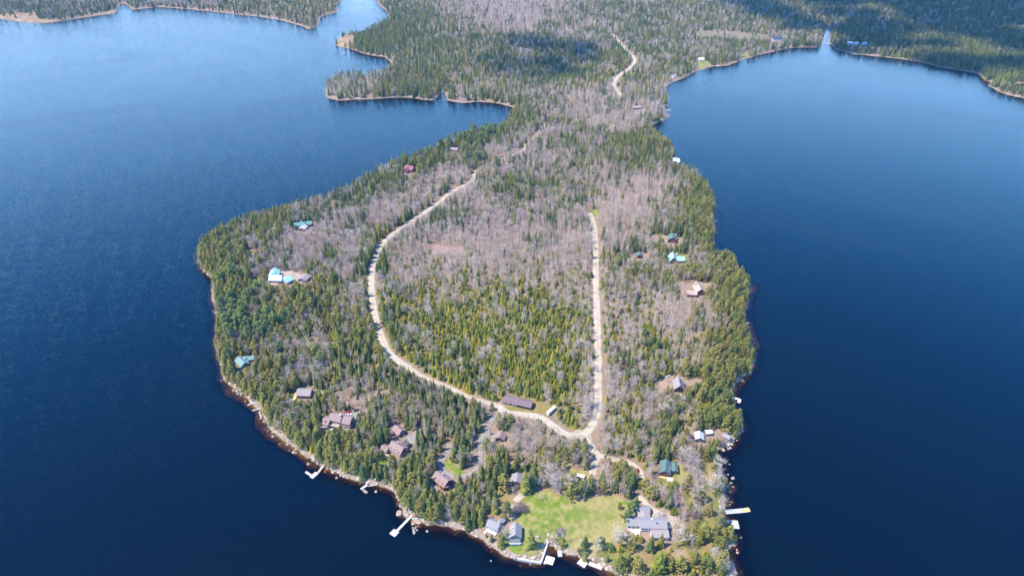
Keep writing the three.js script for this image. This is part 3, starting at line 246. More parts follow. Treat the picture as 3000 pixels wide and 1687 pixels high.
// ------------------------------------------------------------------ buildings
const K = {
  mauve: mat(0.32, 0.235, 0.23, 0.9), mauveDark: mat(0.20, 0.15, 0.165, 0.9), grey: mat(0.295, 0.285, 0.31, 0.9), greyWarm: mat(0.33, 0.30, 0.31, 0.9), slate: mat(0.10, 0.135, 0.16, 0.85), greenRoof: mat(0.12, 0.19, 0.195, 0.85), teal: mat(0.12, 0.29, 0.27, 0.7), mint: mat(0.32, 0.53, 0.46, 0.65), blue: mat(0.34, 0.66, 0.86, 0.45),
  tan: mat(0.46, 0.37, 0.32, 0.9), white: mat(0.78, 0.78, 0.76, 0.6), redRoof: mat(0.30, 0.115, 0.145, 0.8), silver: mat(0.5, 0.52, 0.55, 0.5), navy: mat(0.035, 0.07, 0.14, 0.6),
  wBlack: mat(0.025, 0.035, 0.05, 0.8), wCream: mat(0.56, 0.46, 0.40, 0.85), wWhite: mat(0.74, 0.72, 0.70, 0.8), wBrown: mat(0.20, 0.095, 0.085, 0.85), wGrey: mat(0.16, 0.185, 0.205, 0.85), wLog: mat(0.33, 0.22, 0.15, 0.85), wPink: mat(0.55, 0.37, 0.32, 0.85),
  trim: mat(0.80, 0.79, 0.77, 0.6), glass: mat(0.02, 0.03, 0.04, 0.08), brick: mat(0.33, 0.16, 0.15, 0.9), steel: mat(0.72, 0.74, 0.78, 0.35, { metalness: 0.4 }), deck: mat(0.42, 0.36, 0.32, 0.85), deckNew: mat(0.75, 0.55, 0.27, 0.8), plank: mat(0.46, 0.47, 0.48, 0.85), plankPale: mat(0.56, 0.55, 0.52, 0.85), plankWarm: mat(0.62, 0.50, 0.43, 0.85), yellow: mat(0.78, 0.55, 0.17, 0.7), concrete: mat(0.58, 0.56, 0.53, 0.9), door: mat(0.12, 0.10, 0.09, 0.6), blueTarp: mat(0.02, 0.17, 0.52, 0.5), log: mat(0.62, 0.55, 0.47, 0.85),
};
const box = (w, h, d, x = 0, y = 0, z = 0, ry = 0) => { const g = new THREE.BoxGeometry(w, h, d); if (ry) g.rotateY(ry); g.translate(x, y, z); return g; };
const houses = [];                                                    // footprints that trees keep clear of
function gable(l, w, eh, rise) {                                      // walls up to the roof's underside, ridge along x, feet under the soil
  const s = new THREE.Shape([[-w / 2, -0.8], [w / 2, -0.8], [w / 2, eh], [0, eh + rise], [-w / 2, eh]].map((p) => new THREE.Vector2(...p)));
  const g = new THREE.ExtrudeGeometry(s, { depth: l, bevelEnabled: false }); g.translate(0, 0, -l / 2); g.rotateY(Math.PI / 2); return g;
}
function slope(l, w, eh, rise, side, over = 0.55, thick = 0.22) {     // one roof plane with eaves and verges
  const run = w / 2 + over, drop = rise * over / (w / 2), a = [0, eh + rise + thick * 0.4], b = [side * run, eh - drop + thick * 0.4];
  const s = new THREE.Shape([new THREE.Vector2(a[0], a[1]), new THREE.Vector2(b[0], b[1]), new THREE.Vector2(b[0], b[1] + thick), new THREE.Vector2(a[0], a[1] + thick)]);
  const g = new THREE.ExtrudeGeometry(s, { depth: l + 2 * over, bevelEnabled: false }); g.translate(0, 0, -l / 2 - over); g.rotateY(Math.PI / 2); return g;
}
function opening(parent, name, w, h, x, y, z, ry, frame = K.trim, pane = K.glass) { // a framed window or door set on a wall; z is outward
  const f = new THREE.Group(); f.name = name; f.position.set(x, y, z); f.rotation.y = ry; parent.add(f);
  part('frame', mergeGeometries([box(w + 0.24, 0.13, 0.16, 0, h / 2 + 0.06), box(w + 0.24, 0.15, 0.2, 0, -h / 2 - 0.07), box(0.13, h - 0.01, 0.15, w / 2 + 0.06), box(0.13, h - 0.01, 0.15, -w / 2 - 0.06), box(0.06, h - 0.02, 0.12)]), frame, f);
  part(name === 'door' ? 'panel' : 'pane', box(w, h, 0.08), pane, f); return f;
}
// blocks: [x, z, turn, length, width, eaves, rise]; style per block: {roof, wall, win: [front, back, left, right]}
function building(name, label, category, blocks, style, extra, group) {
  const [bx, bz] = blocks[0], y = heightAt(bx, bz), root = new THREE.Group(); root.name = numbered(name); root.position.set(bx, y, bz); scene.add(root);
  tag(root, label, category, group);
  const made = blocks.map(([x, z, turn, l, w, eh, rise], k) => {
    const st = { ...style, ...(style.each?.[k] ?? {}) }, o = new THREE.Group(); o.name = k ? 'wing' : 'main_block'; o.position.set(x - bx, -0.013 * k, z - bz); o.rotation.y = turn; root.add(o);
    houses.push({ x, z, r: Math.hypot(l, w) / 2, l, w, turn });
    part('wall', gable(l, w, eh, rise), st.wall, o);
    for (const s of [-1, 1]) part('roof', slope(l, w, eh, rise, s, st.over), st.roof, o);
    const win = st.win ?? [2, 0, 1, 1], rows = eh > 4.8 ? [1.5, 4.1] : [1.55];
    for (const yy of rows) {
      for (const [n, zz, ry] of [[win[0], w / 2, 0], [win[1], -w / 2, Math.PI]]) for (let i = 0; i < n; i++) opening(o, 'window', Math.min(1.5, l / n * 0.55), 1.25, l * ((i + 0.5) / n - 0.5), yy, zz + Math.sign(zz) * 0.03, ry);
      for (const [n, xx, ry] of [[win[2], -l / 2, -Math.PI / 2], [win[3], l / 2, Math.PI / 2]]) for (let i = 0; i < n; i++) opening(o, 'window', Math.min(1.5, w / n * 0.5), 1.25, xx + Math.sign(xx) * 0.03, yy, w * ((i + 0.5) / n - 0.5), ry);
    }
    o.userData.dim = { l, w, eh, rise };
    return o;
  });
  extra?.(root, made);
  for (const o of made) { o.updateMatrix(); for (const c of [...o.children]) { c.updateMatrix(); c.applyMatrix4(o.matrix); root.add(c); } root.remove(o); }   // parts sit straight under their house
  return shade(root);
}
const chimney = (o, x, z, y0, h, m = K.brick, w = 0.9) => { const c = part('chimney', box(w, h, w, x, y0 + h / 2, z), m, o); part('cap', box(w + 0.25, 0.16, w + 0.25, x, y0 + h + 0.082, z), K.trim, c); return c; };
const flue = (o, x, z, y0, h) => { const g = new THREE.CylinderGeometry(0.24, 0.24, h, 12); g.translate(x, y0 + h / 2, z); const c = part('flue', g, K.steel, o); const q = new THREE.CylinderGeometry(0.36, 0.36, 0.25, 12); q.translate(x, y0 + h + 0.2, z); part('cap', q, K.steel, c); };
function deck(o, x, z, w, d, y, m = K.deck, posts = true) {            // boards on posts with a rail round the outer sides
  const n = Math.max(3, Math.round(d / 0.45)), bs = []; for (let i = 0; i < n; i++) bs.push(box(w, 0.09, d / n - 0.05, x, y, z - d / 2 + d * (i + 0.5) / n));
  const dk = part('deck', mergeGeometries(bs), m, o);
  if (!posts) return dk;
  for (const sx of [-1, 0, 1]) part('post', box(0.2, y + 1.95, 0.2, x + sx * (w / 2 - 0.14), (y + 1.95) / 2 - 0.9, z + d / 2 + 0.06), K.trim, dk);
  part('railing', mergeGeometries([box(w, 0.1, 0.09, x, y + 1.06, z + d / 2 + 0.06), ...Array.from({ length: Math.round(w / 0.8) }, (_, i) => box(0.07, 0.9, 0.05, x - w / 2 + 0.4 + i * 0.8, y + 0.55, z + d / 2 + 0.06))]), K.trim, dk);
  return dk;
}
const ridgeY = (d) => d.eh + d.rise;
const skylight = (o, x, f, side, w, h) => { const { w: bw, eh, rise } = o.userData.dim, a = Math.atan2(rise, bw / 2), g = box(w, 0.14, h); g.rotateX(side * a); g.translate(x, eh + rise * (1 - f) + 0.42, side * bw / 2 * f); part('skylight', g, K.glass, o); };
const BL = LAY.B;
building('long_cabin', 'long low black cabin with mauve roof and white windows beside the road', 'cabin', BL.long, { roof: K.mauveDark, wall: K.wBlack, win: [0, 0, 0, 0], over: 0.7 }, (r, [o]) => {
  const { l, w } = o.userData.dim;
  for (const x of [-9.6, -7.2, -3.6, -1.2]) opening(o, 'window', 1.7, 1.3, x, 1.5, w / 2 + 0.03, 0, K.trim, K.trim);
  for (const x of [2.6, 5.2, 7.8]) opening(o, 'window', 1.3, 1.1, x, 1.6, w / 2 + 0.03, 0, K.slate);
  opening(o, 'door', 1.0, 2.1, -5.5, 1.1, w / 2 + 0.03, 0, K.slate, K.door); flue(o, -0.5, 0.6, 4.0, 0.9);
});
building('lakeside_lodge', 'large mauve roofed lodge with white posted balconies below the parked cars', 'house', [[-136.3, -387, -0.267, 9.5, 8, 6, 2.8], [-143.6, -384.6, -0.267, 5.4, 8.2, 4.6, 1.8], [-128.8, -385.6, -0.267, 9.6, 9, 5.2, 2.8]], { roof: K.mauve, wall: K.wCream, win: [3, 2, 1, 1] }, (r, [a, b, c]) => {
  chimney(a, 3.9, 0.4, 7.6, 2.6, K.brick, 1.1); deck(a, 0, 5.7, 9.2, 3.2, 3.1, K.deck); deck(a, 0.8, 8.4, 13, 2.6, 0.9, K.plankWarm);
  deck(b, 0, 5.3, 5.2, 2.2, 2.9, K.deck); skylight(b, 0.4, 0.55, 1, 1.1, 1.3); opening(c, 'door', 2.6, 2.2, 1, 1.2, 4.54, 0, K.trim); opening(c, 'window', 3.2, 3.6, 4.84, 3.4, 0, Math.PI / 2, K.slate);
});
building('gabled_lodge', 'mauve roofed lodge with rear dormer beside the small green lawn', 'house', [[-84.5, -357, -0.633, 11.5, 8.5, 4, 3.4], [-94.2, -357.6, -0.5, 5.2, 5.4, 3, 1.5], [-81.2, -360.4, 0.938, 6.5, 4.6, 4, 2.6]], { roof: K.mauve, wall: K.wPink, win: [3, 1, 1, 2] }, (r, [a, b]) => {
  const p = slope(12, 6.4, 2.9, 1.1, 1, 0.3); p.translate(0, 0, 3.6); part('porch_roof', p, K.mauve, a);
  for (const x of [-3.8, 0, 3.8]) skylight(a, x, 0.9, 1, 1.5, 0.6); chimney(a, -1.2, -1.5, 6.0, 2.0, K.brick, 0.7); opening(a, 'window', 3.4, 2.6, 5.8, 4.2, 0, Math.PI / 2, K.slate); skylight(b, 0, 0.4, 1, 0.8, 0.8); deck(a, 0, 8, 11, 2.4, 0.6, K.plankWarm);
});
building('red_brown_garage', 'mauve roofed garage above the gabled lodge on pale gravel', 'garage', [[-86.9, -376.2, -0.785, 7.8, 6.6, 2.8, 2.6]], { roof: K.mauve, wall: K.wBrown, win: [1, 0, 1, 0] }, (r, [o]) => opening(o, 'door', 4.4, 2.3, 3.93, 1.15, 0, Math.PI / 2, K.trim, K.slate));
building('porch_lodge', 'mauve roofed lodge with long front porch below the curved driveway', 'house', [[-49, -327, -0.737, 12, 8.5, 4.4, 3.2]], { roof: K.mauve, wall: K.wBrown, win: [0, 2, 1, 0] }, (r, [o]) => {
  const p = slope(13.4, 7.4, 3.0, 1.2, 1, 0.3); p.translate(0.8, 0, 3.9); part('porch_roof', p, K.mauve, o); part('gutter', box(14, 0.2, 0.25, 0.8, 2.98, 7.98), K.trim, o);
  for (const x of [-4, 0, 4]) skylight(o, x, 0.88, 1, 1.4, 0.5); for (const x of [-5.5, -1.8, 2, 6]) part('post', box(0.22, 4.2, 0.22, x, 0.9, 7.7), K.trim, o);
  opening(o, 'window', 4.2, 3.0, 6.04, 4.2, 0, Math.PI / 2, K.slate); chimney(o, -1, -1.4, 6.4, 1.5, K.brick, 0.6); deck(o, 0.5, 9.2, 12.5, 3.6, 0.5, K.deck, false); opening(o, 'door', 1.6, 2.1, 1, 1.2, 4.29, 0, K.trim);
  const s = slope(5, 8, 3.0, 1.1, 1, 0.3); s.rotateY(Math.PI / 2); s.translate(6.4, 0, 1.5); part('side_roof', s, K.mauve, o);
});
building('gable_cottage', 'grey gabled cottage with white banded sun porch on the seawall lawn', 'cottage', [BL.cottage[0]], { roof: K.greyWarm, wall: K.wGrey, win: [1, 1, 0, 0] }, (r, [o]) => {
  // the ridge points at the viewer: +x is the lake gable
  opening(o, 'window', 2.0, 0.9, 4.5, 5.2, 0, Math.PI / 2); const p = slope(7.2, 7, 2.5, 1.2, 1, 0.35); p.rotateY(Math.PI / 2); p.translate(4.2, 0, 0); part('porch_roof', p, K.grey, o);
  part('porch', box(3.0, 3.3, 6.9, 5.95, 0.85, 0), K.wGrey, o); for (let i = 0; i < 4; i++) opening(o, 'window', 1.4, 1.0, 7.48, 1.5, -2.5 + i * 1.67, Math.PI / 2); part('porch_trim', box(0.14, 0.35, 7.1, 7.5, 0.55, 0), K.trim, o); part('gutter', box(0.26, 0.24, 8.4, 8.0, 2.52, 0), K.trim, o);
  chimney(o, -0.8, 1.9, 4.6, 2.3, K.trim, 0.5); const s = slope(4.4, 5.4, 2.3, 1.0, 1, 0.3); s.translate(2.2, 0, 3.4); part('side_roof', s, K.slate, o); part('side_room', box(4.2, 3.0, 2.6, 2.2, 0.8, 4.95), K.wGrey, o);
});
building('white_cottage', 'small white walled cottage with grey roof at the shoreline trees', 'cottage', [[-11.9, -290.6, -0.475, 8, 7, 3, 2.3], [-7.4, -293, 0.831, 4.6, 3.6, 2.7, 1.2]], { roof: K.grey, wall: K.wWhite, win: [4, 0, 1, 1], over: 0.35, each: [{}, { wall: K.wBrown, win: [1, 0, 0, 1] }] }, (r, [o]) => { chimney(o, 3.2, -0.8, 4.2, 1.6, K.trim, 0.5); deck(o, 0.5, 4.9, 7.6, 2.4, 0.5, K.plankPale, false); });
building('grey_house', 'big grey roofed white house with glass sunroom and white terrace', 'house', BL.greyhouse, { roof: K.grey, wall: K.wWhite, win: [0, 2, 0, 2], each: [{}, { win: [0, 2, 1, 0] }, { win: [1, 1, 1, 1] }, { roof: K.greyWarm, win: [0, 0, 0, 0] }, { roof: K.greyWarm, win: [2, 0, 0, 2] }] }, (r, [a, b, c]) => {
  for (let i = 0; i < 4; i++) for (const y of [1.6, 3.9]) opening(a, 'window', 0.95, 1.3, -7.2 + i * 1.6, y, 4.04, 0);
  for (const x of [-2.7, 0, 2.7]) opening(b, 'window', 2.1, 2.0, x, 1.7, 3.44, 0); chimney(a, -0.9, -0.4, 7.0, 1.6, K.trim, 0.9); skylight(a, 2.2, 0.4, 1, 0.7, 1.3);
  const g = new THREE.ExtrudeGeometry(new THREE.Shape([new THREE.Vector2(-4, 0), new THREE.Vector2(4, 0), new THREE.Vector2(3.2, 6.5)]), { depth: 0.25, bevelEnabled: false }); g.rotateX(Math.PI / 2); g.translate(0, 0.75, 3.6); part('terrace', g, K.wWhite, b); skylight(c, 1.2, -0.3, 1, 0.4, 0.6); opening(c, 'door', 2.6, 2.1, 0.4, 1.1, -2.44, Math.PI, K.trim, K.slate);
});
building('green_cottage', 'brown gabled cottage with dark green roof and steel chimney', 'cottage', BL.greencot, { roof: K.greenRoof, wall: K.wBrown, win: [1, 1, 1, 0] }, (r, [o, b]) => {
  opening(o, 'window', 1.5, 1.4, 5.6, 2.0, -1.2, Math.PI / 2, K.wBrown); opening(o, 'window', 1.5, 1.4, 5.6, 2.0, 1.2, Math.PI / 2, K.wBrown); flue(o, 3.2, -3.0, 3.2, 4.2);
  deck(o, 7.2, -4.2, 4.4, 4.6, 0.6, K.plankPale, false); deck(o, 6.6, 0.8, 1.8, 5.5, 0.35, K.deckNew, false);
});
building('skylight_house', 'grey roofed house with dark skylight strips in a tan clearing', 'house', BL.skylight, { roof: K.greyWarm, wall: K.wBrown, win: [2, 2, 0, 0] }, (r, [o]) => { skylight(o, -1.2, 0.45, -1, 4.2, 1.0); skylight(o, 3.9, 0.5, -1, 3.4, 1.0); flue(o, -2.6, 1.2, 6.0, 1.3); opening(o, 'window', 3.4, 3.2, 5.6, 2.4, -1.2, Math.PI / 2, K.navy); deck(o, 1, -6.2, 10, 2.6, 0.6, K.wBrown); deck(o, 3.5, 5.4, 4, 2.6, 0.5, K.deck); });
building('tan_house', 'tan roofed house with stone chimney among bare birches', 'house', [BL.tan[0], [180.4, -567.1, -0.103, 9.2, 7, 3, 1.5]], { roof: K.tan, wall: K.wBrown, win: [2, 1, 1, 1] }, (r, [o]) => { chimney(o, -5.0, 2.2, 5.4, 3.0, K.concrete, 1.3); deck(o, 2, -6.2, 6, 3.4, 0.8, K.plankWarm); });
building('blue_green_house', 'blue green roofed house at the back of a pale clearing', 'house', [[183.2, -679.6, -1.744, 11, 10, 3.6, 3.4]], { roof: K.greenRoof, wall: K.wBrown, win: [2, 1, 1, 1] }, (r, [o]) => { chimney(o, -3.4, -3.4, 4.6, 2.6, K.trim, 0.9); deck(o, 2, -6.6, 6, 3, 0.7, K.plankWarm); });
building('green_shed', 'small dark green roofed shed with red wall in the birch woods', 'shed', BL.shedgreen, { roof: K.greenRoof, wall: K.wBrown, win: [1, 0, 0, 1] });
building('mint_house', 'steep mint green roofed house with tall white chimney', 'house', [BL.mint[0], [182.6, -634, 0.039, 8.4, 8, 3, 3]], { roof: K.mint, wall: K.wLog, win: [2, 1, 1, 2] }, (r, [o, b]) => { chimney(o, -1, -3.4, 6, 3.6, K.concrete, 1.3); });
building('blue_roof_house', 'bright blue metal roofed house with attached garage on the west side', 'house', [[-248.3, -601.6, -1.45, 11.5, 9.5, 4.4, 3.4], [-243.8, -593.6, -0.048, 12.6, 10, 4, 3], [-235.6, -592.6, -0.2, 5.2, 6.6, 3, 2], [-232.2, -591.6, -2.2, 8.2, 8, 2.8, 2.6]], { roof: K.blue, wall: K.wPink, win: [3, 1, 1, 2] }, (r, [a, b, c, d]) => { skylight(a, 2, 0.5, -1, 0.9, 1.0); skylight(a, 3.6, 0.6, -1, 0.9, 1.0); deck(b, -1, 6.8, 9, 3, 0.7, K.plankWarm); opening(d, 'door', 2.6, 2.2, 0, 1.15, -4.04, Math.PI, K.trim); });
building('grey_garage', 'weathered grey roofed garage beside the blue roofed house', 'garage', [[-215.6, -595.8, -1.893, 10, 8.6, 2.6, 2.2]], { roof: K.greyWarm, wall: K.wGrey, win: [1, 0, 1, 1] }, (r, [o]) => opening(o, 'door', 3.2, 2.1, 0, 1.1, -4.34, Math.PI, K.trim));
building('teal_roof_house', 'teal metal roofed house with several gables near the west shore', 'house', [[-251, -712.4, 0.3, 12, 8, 4, 2.6], [-245.6, -706, 1.35, 8, 7.4, 3, 1.6], [-243.4, -716.2, 0.277, 10, 7.6, 3.6, 2.2]], { roof: K.teal, wall: K.wLog, win: [2, 1, 1, 1], each: [{}, { roof: K.silver }, {}] }, (r, [a]) => { chimney(a, 2.4, -1.4, 5.4, 2.8, K.trim, 0.9); flue(a, -5.4, 2, 4.2, 1.8); });
building('teal_cottage', 'pale teal roofed cottage tucked in shoreline trees', 'cottage', [[-234.4, -458.4, -0.808, 11.5, 7.6, 3, 2.6], [-230.2, -464, 0.3, 8, 5.4, 2.8, 1.8]], { roof: mat(0.17, 0.31, 0.30, 0.7), wall: K.wGrey, win: [2, 1, 1, 2] }, (r, [a, b]) => { chimney(a, -1, -3.6, 3.6, 2.2, K.trim, 0.8); deck(b, 0, -4.4, 7, 3, 0.4, K.tan, false); });
building('deck_house', 'grey hip roofed house with new yellow wooden deck', 'house', BL.deckhouse.map((b) => [b[0], b[1], b[2], 11, 8.4, b[5], b[6]]), { roof: K.greyWarm, wall: K.wGrey, win: [2, 1, 1, 1] }, (r, [o]) => { deck(o, -7.2, 2.2, 2.6, 11, 0.9, K.deckNew, false); flue(o, -2.6, 0.6, 5, 1); });
building('red_house', 'dark red roofed house by the far west shore', 'house', [[-142, -880.6, -0.5, 13, 9, 3.6, 3.6], [-145.6, -874.6, 1.07, 8, 6, 3.2, 3]], { roof: K.redRoof, wall: K.wBrown, win: [2, 1, 1, 1] });
building('silver_roof_cabin', 'cabin with plain grey roof among trees on the neck', 'cabin', [[-85.7, -954.1, -0.3, 12, 9, 3, 1.8]], { roof: K.grey, wall: K.wLog, win: [2, 1, 1, 1] });
building('pale_mint_house', 'pale mint roofed house on the east shore edge', 'house', [[234.6, -912.1, -0.236, 8, 7, 3.2, 3], [238.4, -907, -1.4, 6, 5, 2.8, 2.6]], { roof: mat(0.42, 0.60, 0.52, 0.6), wall: K.wLog, win: [2, 1, 1, 1] });
building('square_shed', 'small mauve roofed shed beside the curving grey driveway', 'shed', [[-8.7, -370.1, 1.383, 6.2, 6.4, 2.6, 2.2]], { roof: K.mauve, wall: K.wBrown, win: [1, 0, 1, 1] });
building('weathered_barn', 'weathered grey barn behind the bare brush at the dirt track', 'barn', BL.barn, { roof: K.grey, wall: K.wBrown, win: [1, 0, 0, 1] }, (r, [o]) => opening(o, 'door', 2.4, 2.3, -3.74, 1.15, -1, -Math.PI / 2, K.trim, K.wBrown));
building('flat_shed', 'low pale flat roofed shed on the small upper lawn', 'shed', BL.hut, { roof: K.plankWarm, wall: K.wWhite, win: [1, 0, 0, 0], over: 0.2 });
building('white_roof_cabin', 'white metal roofed cabin behind cedars on the east shore', 'cabin', [[142.1, -369.9, 1.45, 7, 6, 3, 1.8]], { roof: K.silver, wall: K.wGrey, win: [1, 0, 1, 1] });
building('white_roof_shed', 'tiny bright white roofed shed among east shore cedars', 'shed', [[150.4, -374.8, 0.105, 4.6, 3.6, 2.6, 0.9]], { roof: K.white, wall: K.wGrey, win: [1, 0, 0, 0], over: 0.3 });
building('shore_hut', 'grey roofed hut at the rocky east waterline', 'hut', [[163.6, -371.4, -0.7, 5.6, 4.2, 2.5, 1.2]], { roof: K.grey, wall: K.wLog, win: [1, 0, 0, 1], over: 0.3 });
building('lawn_house', 'white roofed house above a little lawn on the far bay', 'house', [[399, -1463, 0.098, 11, 10, 3, 2.4]], { roof: K.white, wall: K.wWhite, win: [2, 0, 1, 1] });
building('navy_roof_house', 'dark blue roofed house by the far field', 'house', [[618.5, -1640, -0.2, 20, 13, 4, 3]], { roof: K.navy, wall: K.wWhite, win: [3, 0, 1, 1] });
building('white_roof_house', 'white roofed house, leftmost of three beside the far channel', 'house', [[774, -1606, -0.3, 10, 8, 3, 2.6]], { roof: K.white, wall: K.wWhite, win: [2, 0, 1, 1] }, null, 'white roofed houses by the channel');
building('white_roof_house', 'white roofed house, middle of three beside the far channel', 'house', [[785, -1600, 0.5, 9, 9, 3, 3]], { roof: K.white, wall: K.wWhite, win: [2, 0, 1, 1] }, null, 'white roofed houses by the channel');
building('white_roof_house', 'white roofed house, rightmost of three beside the far channel', 'house', [[804, -1599, 0.4, 9, 9, 3, 3]], { roof: K.white, wall: K.wWhite, win: [2, 0, 1, 1] }, null, 'white roofed houses by the channel');
building('bay_shed', 'small grey shed at the lip of the far bay', 'shed', [[318.2, -1340.3, 0.298, 8, 7, 2.6, 1.4]], { roof: K.grey, wall: K.wWhite, win: [1, 0, 0, 1] });
building('neck_house', 'pale grey roofed house among birches near the far bay', 'house', [[214, -1146.9, 0.188, 14, 8, 3, 2]], { roof: K.greyWarm, wall: K.wLog, win: [3, 0, 1, 1] });


// ------------------------------------------------------------------ docks and floats
function planks(l, w, y, thick = 0.12, board = 0.42) { const n = Math.max(3, Math.round(l / board)), out = []; for (let i = 0; i < n; i++) out.push(box(l / n - 0.05, thick, w, -l / 2 + l * (i + 0.5) / n, y, 0)); return out; }
function floatRaft(name, label, q, m, group) {                          // four corners on the water
  const cx = (q[0][0] + q[1][0] + q[2][0] + q[3][0]) / 4, cz = (q[0][1] + q[1][1] + q[2][1] + q[3][1]) / 4, ux = (q[1][0] + q[2][0] - q[0][0] - q[3][0]) / 2, uz = (q[1][1] + q[2][1] - q[0][1] - q[3][1]) / 2, vx = (q[3][0] + q[2][0] - q[0][0] - q[1][0]) / 2, vz = (q[3][1] + q[2][1] - q[0][1] - q[1][1]) / 2;
  const l = Math.hypot(ux, uz), w = Math.hypot(vx, vz), o = new THREE.Group(); o.name = numbered(name); o.position.set(cx, 0, cz); o.rotation.y = Math.atan2(-uz, ux); scene.add(o);
  part('decking', mergeGeometries(planks(l - 0.2, w - 0.2, 0.5)), m, o);
  part('edge_board', mergeGeometries([box(l, 0.3, 0.12, 0, 0.44, w / 2), box(l, 0.3, 0.12, 0, 0.44, -w / 2), box(0.12, 0.3, w - 0.13, l / 2, 0.44, 0), box(0.12, 0.3, w - 0.13, -l / 2, 0.44, 0)]), K.plankPale, o);
  for (const s of [-1, 1]) part('pontoon', box(l - 0.6, 0.7, 0.9, 0, 0.06, s * (w / 2 - 0.7)), K.slate, o);
  return tag(shade(o), label, 'float', group);
}
function walkway(name, label, a, b, width, y0, y1, m, category = 'dock', legs = true) {
  const l = Math.hypot(b[0] - a[0], b[1] - a[1]), o = new THREE.Group(); o.name = numbered(name); o.position.set((a[0] + b[0]) / 2, 0, (a[1] + b[1]) / 2); o.rotation.y = Math.atan2(-(b[1] - a[1]), b[0] - a[0]); scene.add(o);
  const tilt = (g) => { g.rotateZ(Math.atan2(y1 - y0, l)); g.translate(0, (y0 + y1) / 2, 0); return g; };
  part('decking', tilt(mergeGeometries(planks(l, width, 0))), m, o);
  for (const s of [-1, 1]) part('stringer', tilt(box(l, 0.22, 0.14, 0, -0.17, s * (width / 2 - 0.1))), K.plankWarm, o);
  if (legs) for (let k = 0; k < Math.max(2, Math.round(l / 4)); k++) for (const s of [-1, 1]) part('leg', box(0.16, 2.4, 0.16, -l / 2 + 0.4 + k * (l - 0.8) / (Math.max(2, Math.round(l / 4)) - 1), Math.min(y0, y1) - 1.25, s * (width / 2 - 0.12)), K.plankWarm, o);
  return tag(shade(o), label, category);
}
const DK = LAY.D;
function join(a, b) { a.updateMatrixWorld(true); b.updateMatrixWorld(true); for (const c of [...b.children]) a.attach(c); scene.remove(b); names.set(b.name, (names.get(b.name) ?? 1) - 1); return a; }   // sections fixed together are one dock
floatRaft('swim_float', 'square pale swim float at the end of a long gangway', DK.squareFloat, K.plankPale);
walkway('gangway', 'long narrow gangway from the rocky point to the square float', DK.squareWalk[0], DK.squareWalk[1], 1.7, 0.7, 1.4, K.plankPale, 'gangway');
join(floatRaft('docking_float', 'pale L shaped float with a narrow finger below the lakeside lodge', DK.lFloat, K.plankPale), walkway('finger_dock', '', DK.lArm[0], DK.lArm[1], 1.7, 0.5, 0.5, K.plankPale));
walkway('gangway', 'pinkish gangway climbing from the L shaped float to the rocks', DK.lWalk[0], DK.lWalk[1], 1.5, 0.7, 1.6, K.plankWarm, 'gangway');
walkway('grey_dock', 'weathered grey dock section half pulled onto the brown shallows', DK.grey[0], DK.grey[1], 1.9, 0.5, 0.6, K.plank);
walkway('loose_beam', 'long loose beam lying from the grey dock to the shore', DK.greyBeam1[0], DK.greyBeam1[1], 0.5, 0.6, 0.9, K.plankWarm, 'beam', false);
walkway('dock_ramp', 'short ramp of grey boards above the weathered dock', DK.greyBeam2[0], DK.greyBeam2[1], 1.4, 0.7, 1.2, K.plank, 'ramp', false);
join(walkway('white_dock', 'white dock running out from the east shore, bent at its end', DK.rightWalk[0], DK.rightWalk[1], 2.0, 1.0, 0.7, K.white), walkway('dock_end', '', DK.rightEnd[0], DK.rightEnd[1], 2.3, 0.77, 0.77, K.white));
floatRaft('wide_pier', 'wide weathered grey pier on the east shore', DK.pier, K.plank);
floatRaft('yellow_float', 'yellow wooden float at the tip of the grey pier', DK.yellow, K.yellow);
floatRaft('moored_float', 'pale grey float moored just below the wide pier', DK.rightFloat, K.plank);
floatRaft('moored_float', 'bright white float beside the seawall corner', DK.f1, K.white);
floatRaft('moored_float', 'small narrow grey float between seawall and rocks', DK.f2, K.plank);
floatRaft('moored_float', 'diamond set grey float along the south rocks', DK.f3, K.plankPale);
floatRaft('moored_float', 'long pinkish float, rightmost along the south rocks', DK.f4, K.plankWarm);
walkway('stranded_dock', 'short pale dock section on the west rocks, uppermost of three', DK.w1[0], DK.w1[1], 1.6, 0.5, 0.7, K.plank, 'dock', false);
walkway('stranded_dock', 'grey dock section on the west rocks, middle of three', DK.w2[0], DK.w2[1], 1.4, 0.45, 0.7, K.plank, 'dock', false);
walkway('stranded_dock', 'broken white dock section on the west rocks, lowest of three', DK.w3[0], DK.w3[1], 0.9, 0.45, 0.6, K.plankPale, 'dock', false);
walkway('distant_dock', 'tiny white dock on the point of the east bay', DK.fd1[0], DK.fd1[1], 1.8, 0.8, 0.8, K.white);
walkway('distant_dock', 'white dock by the little lawn on the far bay', DK.fd2[0], DK.fd2[1], 2.4, 0.8, 0.8, K.white);
walkway('distant_dock', 'white dock in the mouth of the far channel', DK.fd3[0], DK.fd3[1], 3, 0.8, 0.8, K.white);
walkway('distant_dock', 'white dock below the three white roofed houses', DK.fd4[0], DK.fd4[1], 3, 0.8, 0.8, K.white);
